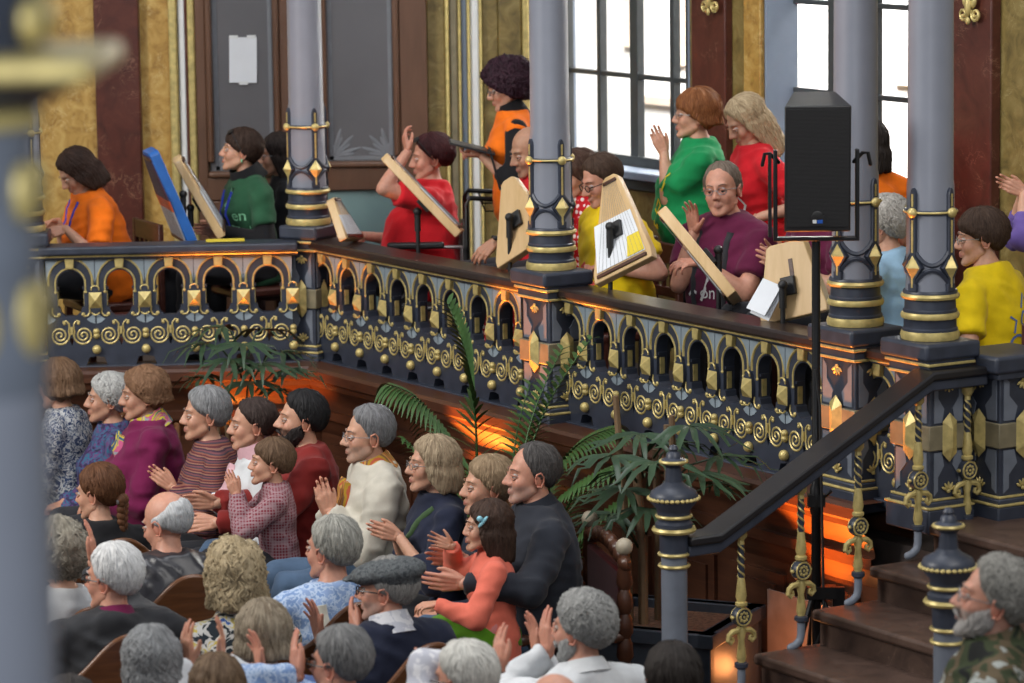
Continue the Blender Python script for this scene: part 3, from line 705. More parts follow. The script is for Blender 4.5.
fr2(P, t, B0+[.02, -.02, 0], [(560, 560, 15.6), (600, 500, 15.5), (640, 492, 15.4)], 24, .18, droop=.6)
fr2(P, t, B0+[-.03, .0, 0], [(510, 540, 15.8), (500, 470, 15.9), (530, 385, 16.1)], 30, .12, droop=.25)
# big planter with the fan palm
PC = atY(668, 655, 14.9)*[1, 1, 0]
t = thing('fan_palm_planter', 'tall fan palm in a square dark blue planter behind the newel post', 'potted plant', PC, rad(-24))
pw, ph = .62, .62
pb = MB()
for sx, sy, dx, dy in ((0, -1, pw, .05), (0, 1, pw, .05), (-1, 0, .05, pw), (1, 0, .05, pw)):
    pb.box((sx*(pw/2-.025), sy*(pw/2-.025), ph/2), (dx, dy, ph)); pb.box((sx*(pw/2-.02), sy*(pw/2-.02), ph-.03), (dx+(.03 if dx > .1 else .02), dy+(.03 if dy > .1 else .02), .06))
bev(build(pb, 'planter_box', M_POT, t), .005); build(MB().box((0, 0, ph-.05), (pw-.08, pw-.08, .02)), 'bark_mulch', M_SOIL, t)
sm = [(-.12, .02), (-.06, .05), (-.09, -.05), (.0, .0), (.05, -.08), (-.16, -.04)]
for k, (sx, sy) in enumerate(sm):
    build(MB().tube([(sx, sy, ph-.1), (sx*1.1+.01, sy, ph+.3), (sx*1.3, sy*1.3, 1.25+.06*k)], [.021, .019, .013], 9), 'stem', M_STEM, t)
iR = rotz(rad(24))
for (x, y, dy, L) in [(640, 440, .0, .26), (690, 432, -.15, .26), (612, 462, -.2, .24), (655, 468, -.3, .26), (720, 462, .0, .24), (625, 495, -.2, .26), (700, 480, -.25, .24), (610, 520, -.05, .22), (650, 515, -.3, .25), (632, 478, .2, .24), (672, 450, .1, .24), (715, 490, .1, .18)]:
    q = iR @ (atY(x, y-6, 14.9+dy)-PC); fan_leaf(t, (q[0]*.2-.08, q[1]*.2, q[2]-.16), q, 10, L*1.1)

# ------------------------------------------------------------------ orange floor uplights
em, ent, eb = nodes('amber_lens'); eb.inputs['Emission Color'].default_value = (1, .30, .02, 1); eb.inputs['Emission Strength'].default_value = 6
def uplight(label, P, tgt, power, spot=70):
    t = thing('floor_uplight', label, 'stage light', (P[0], P[1], 0), 0, 'amber floor uplights')
    d = unit(np.asarray(tgt)-np.array([P[0], P[1], .16])); R = np.array(Vector(d).to_track_quat('Z', 'Y').to_matrix())
    o = np.array([0, 0, .16])
    build(MB().lathe([(.03, -.12), (.055, -.10), (.07, .05), (.07, .06), (.062, .06), (.060, .045)], 20, T=R, off=o), 'lamp_housing', M_BMETAL, t)
    build(MB().lathe([(.001, .048), (.060, .05)], 20, T=R, off=o), 'lens', em, t)
    build(MB().box((0, 0, .008), (.16, .10, .016)).box((-.078, 0, .09), (.008, .03, .16)).box((.078, 0, .09), (.008, .03, .16)), 'bracket', M_BMETAL, t)
    l = bpy.data.lights.new('uplight_beam', 'SPOT'); l.energy = power; l.color = (1, .26, .03); l.spot_size = rad(spot); l.spot_blend = .6; l.shadow_soft_size = .05
    lo = bpy.data.objects.new('beam', l); COL.objects.link(lo); lo.parent = t; lo.location = tuple(o+d*.075); lo.rotation_euler = Vector(d).to_track_quat('-Z', 'Y').to_euler()
q = LP(.95, -.62); uplight('amber floor light hidden behind the small fan palm', q, LP(1.25, .0, 2.0), 170, 50)
q = RP(1.25, -.55); uplight('amber floor light behind the seated row, below the middle column', q, CP[2]+[-.02, 0, 1.8], 850, 30)
q = atY(742, 650, 14.72); uplight('amber floor light glowing beside the lowest stair baluster', q, CP[3]+[.10, -.1, 1.95], 620, 42)

gl_l = bpy.data.lights.new('lens_glow', 'POINT'); gl_l.energy = 3; gl_l.color = (1, .34, .10); gl_l.shadow_soft_size = .05; gl_o = bpy.data.objects.new('glow', gl_l); COL.objects.link(gl_o); gl_o.location = (q[0]+.05, 14.72+.02, .42)

# ------------------------------------------------------------------ blurred gallery column close to the camera
FY = 4.0
pc = atY(-38, 341, FY)
t = thing('gallery_column', 'large blurred blue and gold column very close by', 'column', (pc[0], FY, 0))
k = 900.0
def fz(y): return atY(0, y, FY)[2]
build(MB().lathe([(.15, 0), (.15, .2), (.10, .25), (.0955, fz(640)), (.0945, fz(400)), (.092, fz(370))], 40), 'shaft', M_SHAFT, t)
prof = [(.093, fz(400)), (.097, fz(350)), (.085, fz(270)), (.09, fz(250)), (.085, fz(240)), (.085, fz(160)), (.088, fz(126))]
build(MB().lathe(prof, 40), 'neck', M_GREY, t)
build(MB().lathe([(.088, fz(128)), (.096, fz(124)), (.096, fz(112)), (.088, fz(108))], 40), 'necking_ring', M_GOLD, t)
build(MB().lathe([(.088, fz(110)), (.10, fz(104)), (.125, fz(92)), (.150, fz(80)), (.155, fz(74))], 40), 'capital', M_DARK, t)
bev(build(MB().box((0, 0, (fz(74)+fz(50))/2), (.345, .345, fz(50)-fz(74))), 'abacus', M_GOLD, t), .008)
build(MB().lathe([(.100, fz(52)), (.100, fz(-80)), (.11, fz(-200))], 40), 'upper_block', M_DARK, t)
g = MB()
for kk in range(8):
    R = rotz(rad(45*kk+20))
    g.ell((0, -.105, fz(20)), (.022, .014, .026), 10, 8, T=R)
    g.ell((0, -.088, fz(190)), (.020, .014, .034), 10, 8, T=R); g.ell((0, -.091, fz(318)), (.024, .012, .045), 10, 8, T=R)
build(g, 'gilt_ornament', M_GOLD, t)
# ------------------------------------------------------------------ figures: shared tools
def vnoise(P, seed=0):                         # value noise, P (N,3) -> (N,) in -1..1
    P = np.asarray(P, float); i = np.floor(P).astype(np.int64); f = P-i; f = f*f*(3-2*f)
    def h(x, y, z):
        n = (x*374761393+y*668265263+z*1274126177+seed*974711) & 0xffffffff
        n = ((n ^ (n >> 13))*1103515245) & 0xffffffff; n = n ^ (n >> 16)
        return (n & 0xffff)/32767.5-1
    x, y, z = i[:, 0], i[:, 1], i[:, 2]; r = 0
    for a in (0, 1):
        for b in (0, 1):
            for c in (0, 1):
                w = (f[:, 0] if a else 1-f[:, 0])*(f[:, 1] if b else 1-f[:, 1])*(f[:, 2] if c else 1-f[:, 2])
                r = r+w*h(x+a, y+b, z+c)
    return r
def sstep(x, a, b):
    t = np.clip((x-a)/(b-a), 0, 1); return t*t*(3-2*t)
def remesh(mb, voxel, smooth=4, fac=.5):
    me = bpy.data.meshes.new('tmp'); me.from_pydata(mb.v, [], mb.f); o = bpy.data.objects.new('tmp', me); COL.objects.link(o)
    bm = bmesh.new(); bm.from_mesh(me); bmesh.ops.recalc_face_normals(bm, faces=bm.faces); bm.to_mesh(me); bm.free()
    m = o.modifiers.new('r', 'REMESH'); m.mode = 'VOXEL'; m.voxel_size = voxel
    if smooth: s = o.modifiers.new('s', 'SMOOTH'); s.iterations = smooth; s.factor = fac
    ev = o.evaluated_get(bpy.context.evaluated_depsgraph_get()); em_ = ev.to_mesh()
    V = np.zeros(len(em_.vertices)*3, np.float32); em_.vertices.foreach_get('co', V); V = V.reshape(-1, 3).astype(float)
    Nn = np.zeros(len(em_.vertices)*3, np.float32); em_.vertex_normals.foreach_get('vector', Nn); Nn = Nn.reshape(-1, 3).astype(float)
    Fs = [tuple(p.vertices) for p in em_.polygons]
    ev.to_mesh_clear(); bpy.data.objects.remove(o); bpy.data.meshes.remove(me)
    return V, Fs, Nn
# ---- head: smooth union of simple solids, sampled radially
def sd_ell(P, c, r):
    q = P-np.array(c); r = np.array(r); k0 = np.linalg.norm(q/r, axis=1); k1 = np.linalg.norm(q/(r*r), axis=1)
    return k0*(k0-1)/np.maximum(k1, 1e-9)
def sd_cap(P, a, b, ra, rb):
    a = np.array(a, float); b = np.array(b, float); pa = P-a; ba = b-a; h = np.clip(pa @ ba/(ba @ ba+1e-12), 0, 1)
    return np.linalg.norm(pa-h[:, None]*ba, axis=1)-(ra+(rb-ra)*h)
def smin(a, b, k):
    h = np.clip(.5+.5*(b-a)/k, 0, 1); return b*(1-h)+a*h-k*h*(1-h)
def smax(a, b, k): return -smin(-a, -b, k)
class Head:
    def __init__(s, sex='m', nose=1.0, jaw=1.0, fat=0.0, child=False):
        s.sex, s.nose, s.jaw, s.fat, s.child = sex, nose, jaw, fat, child
        s.V, s.F, s.dirs = s.grid(64, 52)
        s.lipz = -.066
    def sd(s, P):
        w = 1.0+s.fat*.10; f = 1 if s.sex == 'm' else .95
        P = P*np.array([1, 1, 1]); A = P.copy(); A[:, 0] = np.abs(A[:, 0])
        d = sd_ell(A, (0, -.018, .034), (.0745, .096, .089))
        jz = -.042 if not s.child else -.036
        d = smin(d, sd_ell(A, (0, .026, jz), (.055*w*s.jaw*f, .056, .067 if not s.child else .060)), .03)
        d = smin(d, sd_cap(A, (.047*w*s.jaw, -.002, -.056), (.020, .064, -.096), .014, .014), .022)
        d = smin(d, sd_ell(A, (0, .0715, -.101), (.019, .016, .015)), .022)
        d = smin(d, sd_ell(A, (.034*w, .058, -.030), (.022, .020, .024)), .02)
        d = smin(d, sd_cap(A, (0, .079, .024), (.036, .070, .026), .011 if s.sex == 'm' else .008, .008), .016)
        d = smax(d, -sd_ell(A, (.032, .102, -.002), (.019, .022, .014)), .010)
        n = s.nose*(.78 if s.sex == 'f' else .95)
        d = smin(d, sd_cap(A, (0, .086, .012), (0, .088+.022*n, -.030), .0065, .0105), .010)
        d = smin(d, sd_ell(A, (.0115, .089+.004*n, -.036), (.0070, .010, .0075)), .008)
        d = smin(d, sd_cap(A, (0, .0890, -.0605), (.018, .081, -.0640), .0060, .003), .006)
        d = smin(d, sd_cap(A, (0, .0872, -.0730), (.015, .081, -.0705), .0068, .003), .006)
        d = smax(d, -sd_cap(A, (0, .0945, -.083), (.016, .085, -.083), .004, .003), .008)
        return d
    def radius(s, D):
        t = np.full(len(D), .17)
        for _ in range(46):
            d = s.sd(D*t[:, None]); t = np.clip(t-np.clip(d, -.02, .02)*.8, .02, .2)
        return t
    def grid(s, na, ne):
        D = [(0, 0, -1)]; az = []
        for i in range(na):
            u = 2*math.pi*i/na-math.pi; az.append(u-.5*math.sin(u))
        for j in range(1, ne):
            e = -math.pi/2+math.pi*j/ne
            for a in az: D.append((math.sin(a)*math.cos(e), math.cos(a)*math.cos(e), math.sin(e)))
        D.append((0, 0, 1)); D = np.array(D)
        F = [(0, 1+(i+1) % na, 1+i) for i in range(na)]
        for j in range(ne-2):
            b = 1+j*na
            for i in range(na): F.append((b+i, b+(i+1) % na, b+na+(i+1) % na, b+na+i))
        b = 1+(ne-2)*na; F += [(b+i, b+(i+1) % na, len(D)-1) for i in range(na)]
        r = s.radius(D); return D*r[:, None], F, D
HEADS = {}
def head_of(*k):
    if k not in HEADS: HEADS[k] = Head(*k)
    return HEADS[k]
# ---- hands
def hand_template(kind):
    mb = MB(); bend = {'flat': 9, 'spread': 10, 'curl': 30, 'grip': 52}[kind]; sp = {'flat': 1.2, 'spread': 7, 'curl': 2, 'grip': 1}[kind]
    xs = (-.030, -.010, .010, .028); ky = (.086, .091, .086, .076); ln = (.072, .080, .074, .057); rr = (.0088, .0092, .0088, .0076)
    mb.tube([(0, -.02, 0), (0, 0, 0), (0, .02, 0)], [.026, .026, .028], 10, sq=.72, up=(0, 0, 1))
    for i in range(4):
        mb.tube([(xs[i]*.55, .005, 0), (xs[i], ky[i], 0)], [.015, .0115], 10, round_ends=True)
        a = rad(4); d0 = rad((i-1.5)*sp); p = np.array([xs[i], ky[i], 0]); P = [p]
        for q, fr_ in enumerate((.46, .31, .25)):
            a += rad(bend*(1 if q else .7)*(1+.15*(i-1)*(kind != 'flat'))); v = np.array([math.sin(d0)*math.cos(a), math.cos(d0)*math.cos(a), -math.sin(a)])
            P.append(P[-1]+v*ln[i]*fr_)
        mb.tube(P, [rr[i], rr[i]*.95, rr[i]*.86, rr[i]*.74], 8, round_ends=True)
    th = {'flat': [(-.022, .018, -.006), (-.042, .050, -.012), (-.052, .076, -.014), (-.053, .098, -.012)], 'spread': [(-.022, .018, -.004), (-.050, .044, -.010), (-.068, .066, -.012), (-.080, .084, -.010)]}.get(kind, [(-.022, .018, -.008), (-.040, .048, -.024), (-.042, .074, -.036), (-.034, .094, -.044)])
    mb.tube(th, [.017, .0125, .0100, .0078], 8, round_ends=True)
    V, F, _ = remesh(mb, .0042, 2); return V, F
HANDS = {}
def hand_of(kind, right):
    if (kind, right) not in HANDS:
        if (kind, True) not in HANDS: HANDS[(kind, True)] = hand_template(kind)
        V, F = HANDS[(kind, True)]
        if not right: HANDS[(kind, False)] = (V*[-1, 1, 1], [tuple(reversed(q)) for q in F])
    return HANDS[(kind, right)]
# ---- cloth, skin and hair materials
def vcol_skin():
    m, nt, b = nodes('skin'); setb(b, None, .52); a = nt.nodes.new('ShaderNodeAttribute'); a.attribute_name = 'Col'
    n = noise(nt, coord(nt), 60, 3); mx = N(nt, 'ShaderNodeMix', _data_type='RGBA', _blend_type='MULTIPLY'); mx.inputs[0].default_value = 1
    nt.links.new(a.outputs[0], mx.inputs[6]); nt.links.new(ramp(nt, n, [(.3, (.90, .86, .85)), (.7, (1.04, 1.02, 1.0))]), mx.inputs[7])
    nt.links.new(mx.outputs[2], b.inputs['Base Color'])
    b.inputs['Subsurface Weight'].default_value = .12; b.inputs['Subsurface Radius'].default_value = (.012, .004, .002); return m
M_SKIN = vcol_skin()
def cloth(name, c, var=.14, rough=.85, nscale=9, weave=.12):
    m, nt, b = nodes(name); setb(b, c, rough); b.inputs['Specular IOR Level'].default_value = .2; b.inputs['Sheen Weight'].default_value = .08
    v = coord(nt); n = noise(nt, v, nscale, 4, .6)
    nt.links.new(ramp(nt, n, [(.3, tuple(q*(1-var) for q in c)), (.7, tuple(min(1, q*(1+var)) for q in c))]), b.inputs['Base Color'])
    bump(nt, b, noise(nt, v, 130, 2), weave, .004); return m
def mixnode(nt, fac, a, b_):
    mx = N(nt, 'ShaderNodeMix', _data_type='RGBA')
    nt.links.new(fac, mx.inputs[0])
    for s, q in ((6, a), (7, b_)):
        if isinstance(q, tuple): mx.inputs[s].default_value = (*q, 1)
        else: nt.links.new(q, mx.inputs[s])
    return mx.outputs[2]
def cloth_base(name, rough=.85):
    m, nt, b = nodes(name); setb(b, None, rough); b.inputs['Specular IOR Level'].default_value = .2; return m, nt, b, coord(nt)
def cloth_stripes(name, cols, scale=14, d='Z', dist=2):
    m, nt, b, v = cloth_base(name); w = N(nt, 'ShaderNodeTexWave', Scale=scale, Distortion=dist); w.inputs['Detail Scale'].default_value = .6; w.wave_profile = 'SAW'; w.bands_direction = d
    nt.links.new(v, w.inputs['Vector']); k = len(cols)
    nt.links.new(ramp(nt, w.outputs['Fac'], [(i/k, c) for i, c in enumerate(cols)], 'CONSTANT'), b.inputs['Base Color']); bump(nt, b, noise(nt, v, 120, 2), .15, .004); return m
def cloth_plaid(name, base, line, scale=11):
    m, nt, b, v = cloth_base(name); c = base
    f = []
    for d in ('Z', 'DIAGONAL' if False else 'X', 'Y'):
        w = N(nt, 'ShaderNodeTexWave', Scale=scale); w.bands_direction = d; nt.links.new(v, w.inputs['Vector']); f.append(ramp(nt, w.outputs['Fac'], [(.60, (0, 0, 0)), (.75, (.6, .6, .6))]))
    c = mixnode(nt, f[0], base, line); c = mixnode(nt, f[1], c, line); c = mixnode(nt, f[2], c, line); nt.links.new(c, b.inputs['Base Color']); return m
def cloth_dots(name, base, dot, scale=38, size=.33):
    m, nt, b, v = cloth_base(name); w = N(nt, 'ShaderNodeTexVoronoi', Scale=scale, Randomness=.0); nt.links.new(v, w.inputs['Vector'])
    nt.links.new(ramp(nt, w.outputs['Distance'], [(size, dot), (size+.04, base)]), b.inputs['Base Color']); return m
def cloth_blotch(name, cols, scale=14, dist=1.5, detail=3, interp='CONSTANT', stops=None):
    m, nt, b, v = cloth_base(name); n = noise(nt, v, scale, detail, .55, dist); k = len(cols)
    st_ = stops or [.30+.40*i/k for i in range(k)]
    nt.links.new(ramp(nt, n, [(0 if i == 0 else st_[i], c) for i, c in enumerate(cols)], interp), b.inputs['Base Color']); bump(nt, b, noise(nt, v, 120, 2), .1, .004); return m
HAIRM = {}
def hairmat(c, streak=None, sc=1.0):
    k = (c, streak, sc)
    if k in HAIRM: return HAIRM[k]
    m, nt, b = nodes('hair'); setb(b, c, .6); b.inputs['Specular IOR Level'].default_value = .2
    uv = nt.nodes.new('ShaderNodeUVMap'); uv.uv_map = 'UVMap'; mp = nt.nodes.new('ShaderNodeMapping'); mp.inputs['Scale'].default_value = (60*sc, 5, 1); nt.links.new(uv.outputs[0], mp.inputs[0])
    n = noise(nt, mp.outputs[0], 1.6, 4, .6, .3); mp2 = nt.nodes.new('ShaderNodeMapping'); mp2.inputs['Scale'].default_value = (14, 2, 1); nt.links.new(uv.outputs[0], mp2.inputs[0])
    n2 = noise(nt, mp2.outputs[0], 1.5, 3)
    hi = streak or tuple(min(1, q*1.5+.01) for q in c); lo = tuple(q*.5 for q in c)
    c1 = ramp(nt, n, [(.3, lo), (.5, c), (.72, hi)]); c2 = ramp(nt, n2, [(.35, tuple(q*.75 for q in c)), (.65, tuple(min(1, q*1.15) for q in hi))])
    mx = N(nt, 'ShaderNodeMix', _data_type='RGBA'); mx.inputs[0].default_value = .35; nt.links.new(c1, mx.inputs[6]); nt.links.new(c2, mx.inputs[7])
    nt.links.new(mx.outputs[2], b.inputs['Base Color']); bump(nt, b, n, .5, .006); HAIRM[k] = m; return m
# ---- hair shell
A_ = [0, 25, 50, 70, 90, 115, 145, 180]
LOW = {  # lower edge of the hair (elevation, degrees) from the forehead round to the nape
 'short': [48, 45, 34, 20, -7, -16, -36, -42], 'fringe': [24, 20, 14, 2, -12, -26, -44, -50], 'bob': [26, 22, 10, -46, -60, -70, -80, -80],
 'longish': [46, 40, 14, -40, -70, -84, -86, -86], 'receding': [60, 58, 50, 30, -6, -16, -36, -42], 'back': [52, 48, 34, 22, 2, -12, -34, -40], 'ring': [80, 70, 40, 10, -2, -14, -34, -42], 'pageboy': [20, 17, 8, -20, -44, -62, -74, -76]}
UP = {'ring': [-5, 0, 12, 24, 30, 36, 44, 48]}
def make_hair(hd, style, T=(.016, .010, .015), L=0, cw=0, amp=.0045, freq=26, curly=0, seed=1, locks=230, lw=.0055, lift=.006, sweep=0, low=None, up=None, extra=None, na=96, ne=60, soft=17):
    kT = .92 if curly > .009 else .72
    T = tuple(q*kT for q in T); cw = cw*.6
    az = np.linspace(0, 2*math.pi, na, endpoint=False); el = np.linspace(-math.pi/2*.985, math.pi/2*.995, ne)
    A2, E2 = np.meshgrid(az, el); a = A2.ravel(); e = E2.ravel()
    D = np.column_stack([np.sin(a)*np.cos(e), np.cos(a)*np.cos(e), np.sin(e)])
    da = np.degrees(np.abs((a+math.pi) % (2*math.pi)-math.pi)); de = np.degrees(e)
    lb = np.interp(da, A_, low or LOW[style])+3.5*vnoise(np.column_stack([a*3, e*0, e*0+seed]), seed)
    ub = np.interp(da, A_, up or UP.get(style, [200]*8))+(4*vnoise(np.column_stack([a*3, e*0, e*0+seed+5]), seed) if (up or style in UP) else 0)
    m = sstep(de, lb-2, lb+soft)*sstep(ub-de, 0, 16)
    rH = hd.radius(D)
    th = np.where(de > 45, T[0], T[1]+(T[2]-T[1])*sstep(da, 60, 140)); w = sstep(de, 20, 65); th = T[0]*w+(T[1]+(T[2]-T[1])*sstep(da, 60, 140))*(1-w)
    rt = rH+th
    if L:
        ca = .078+T[1]+cw; cb = .100+T[2]+cw*.6; yo = -.022
        ux = D[:, 0]/ca; uy = D[:, 1]/cb; o = -yo/cb
        A1 = ux*ux+uy*uy; B1 = uy*o; C1 = o*o-1
        rc = (-B1+np.sqrt(np.maximum(B1*B1-A1*C1, 0)))/np.maximum(A1, 1e-6); Lv = L*(1+.06*vnoise(np.column_stack([a*5, e*0, e*0+3]), seed))
        rc = np.where(D[:, 2] < 0, np.minimum(rc, Lv/np.maximum(-D[:, 2], 1e-3)), rc)
        rt = np.where((de < 8) & (da > 45), np.maximum(rt, rc*sstep(-de, -8, 14)+rt*(1-sstep(-de, -8, 14))), rt)
    r = rH-.004+(rt-rH+.004)*m**.72
    st_ = vnoise(np.column_stack([np.cos(a)*freq/3, np.sin(a)*freq/3, e*1.1+seed]), seed)*.6+.4*vnoise(np.column_stack([np.cos(a)*freq, np.sin(a)*freq, e*2.2+seed]), seed+1)
    r = r+amp*st_*m+.0035*vnoise(D*9+seed, seed+7)*m
    if curly:
        c_ = 1-np.abs(vnoise(D*r[:, None]*70+seed, seed+2)); c2 = vnoise(D*r[:, None]*28+seed, seed+3); r = r+curly*m*((c_-.6)*1.0+c2*.9)
    V = D*r[:, None]
    RG = r.reshape(ne, na); MG = m.reshape(ne, na); LV = []; LF = []; LU = []; rs = np.random.RandomState(seed+11)
    def samp(G, ca, ce):
        u = (ca/(2*math.pi)*na) % na; v = np.clip((ce-el[0])/(el[-1]-el[0])*(ne-1), 0, ne-1.001); i0 = int(u); j0 = int(v); fu, fv = u-i0, v-j0; i1 = (i0+1) % na
        return (G[j0, i0]*(1-fu)+G[j0, i1]*fu)*(1-fv)+(G[j0+1, i0]*(1-fu)+G[j0+1, i1]*fu)*fv
    for _ in range(locks*3):
        if len(LV) >= locks*21: break
        ca = rs.uniform(0, 2*math.pi); ce = math.asin(rs.uniform(math.sin(rad(-60)), .995))
        if samp(MG, ca, ce) < .35: continue
        tot = rad(rs.uniform(26, 50)); dr = rs.uniform(-.25, .25)+sweep; ph = rs.uniform(0, 6); P = []
        for q in range(7):
            e2 = ce-tot*q/6; cl = max(.22, math.cos(e2)); a2 = ca+dr*tot*q/6/cl+(.10*math.sin(ph+q*1.7)/cl if curly else 0)
            if e2 < -1.45 or samp(MG, a2, e2) < .10: break
            rr = samp(RG, a2, e2)+.0015+lift*(q/6)**1.6*rs.uniform(.2, 1)*samp(MG, a2, e2)+(curly*.55*math.sin(ph*2+q*2.1) if curly else 0)
            P.append(np.array([math.sin(a2)*math.cos(e2), math.cos(a2)*math.cos(e2), math.sin(e2)])*rr)
        if len(P) < 4: continue
        b = len(LV); k = len(P); ww = lw*rs.uniform(.6, 1.4); u0 = rs.rand()
        for q, p in enumerate(P):
            t = unit(P[min(q+1, k-1)]-P[max(q-1, 0)]); nn = unit(p); sd = np.cross(t, nn); wq = ww*(1-.75*(q/(k-1))**2)*(.5 if q == 0 else 1)
            LV += [p-sd*wq-nn*.0025, p+nn*.0022, p+sd*wq-nn*.0025]
        for q in range(k-1):
            for j in range(2): LF.append((b+q*3+j, b+q*3+j+1, b+q*3+j+4, b+q*3+j+3)); LU.append(((u0+j*.02, q*.1), (u0+j*.02+.02, q*.1), (u0+j*.02+.02, q*.1+.1), (u0+j*.02, q*.1+.1)))
    keep = m > .02; F = []; 
    K = keep.reshape(ne, na)
    uvs = []
    for j in range(ne-1):
        for i in range(na):
            i2 = (i+1) % na
            if K[j, i] or K[j, i2] or K[j+1, i] or K[j+1, i2]: F.append((j*na+i, j*na+i2, (j+1)*na+i2, (j+1)*na+i)); uvs.append((i/na, j/ne, (i+1)/na, (j+1)/ne))
    used = sorted({q for f_ in F for q in f_}); mp = {q: k for k, q in enumerate(used)}
    V = V[used]; F = [tuple(mp[q] for q in f_) for f_ in F]
    UV = [((u0, v0), (u1, v0), (u1, v1), (u0, v1)) for u0, v0, u1, v1 in uvs]
    if LV:
        b = len(V); V = np.vstack([V, np.array(LV)]); F += [tuple(b+k for k in q) for q in LF]; UV += LU
    if extra:
        b = len(V); V = np.vstack([V, np.array(extra.v)])
        for q in extra.f: F.append(tuple(b+k for k in q)); UV.append(tuple((extra.v[k][0]*1.5, extra.v[k][2]*3) for k in q))
    return V, F, UV
def hair_obj(name, V, F, UV, mat, parent, R, off, sc):
    V = (R @ (np.asarray(V)*sc).T).T+off
    o = mk(name, V, F, mat, parent, angle=None, smooth=True); uv = o.data.uv_layers.new(name='UVMap')
    uv.data.foreach_set('uv', np.array([c for q in UV for p in q for c in p], np.float32)); return o
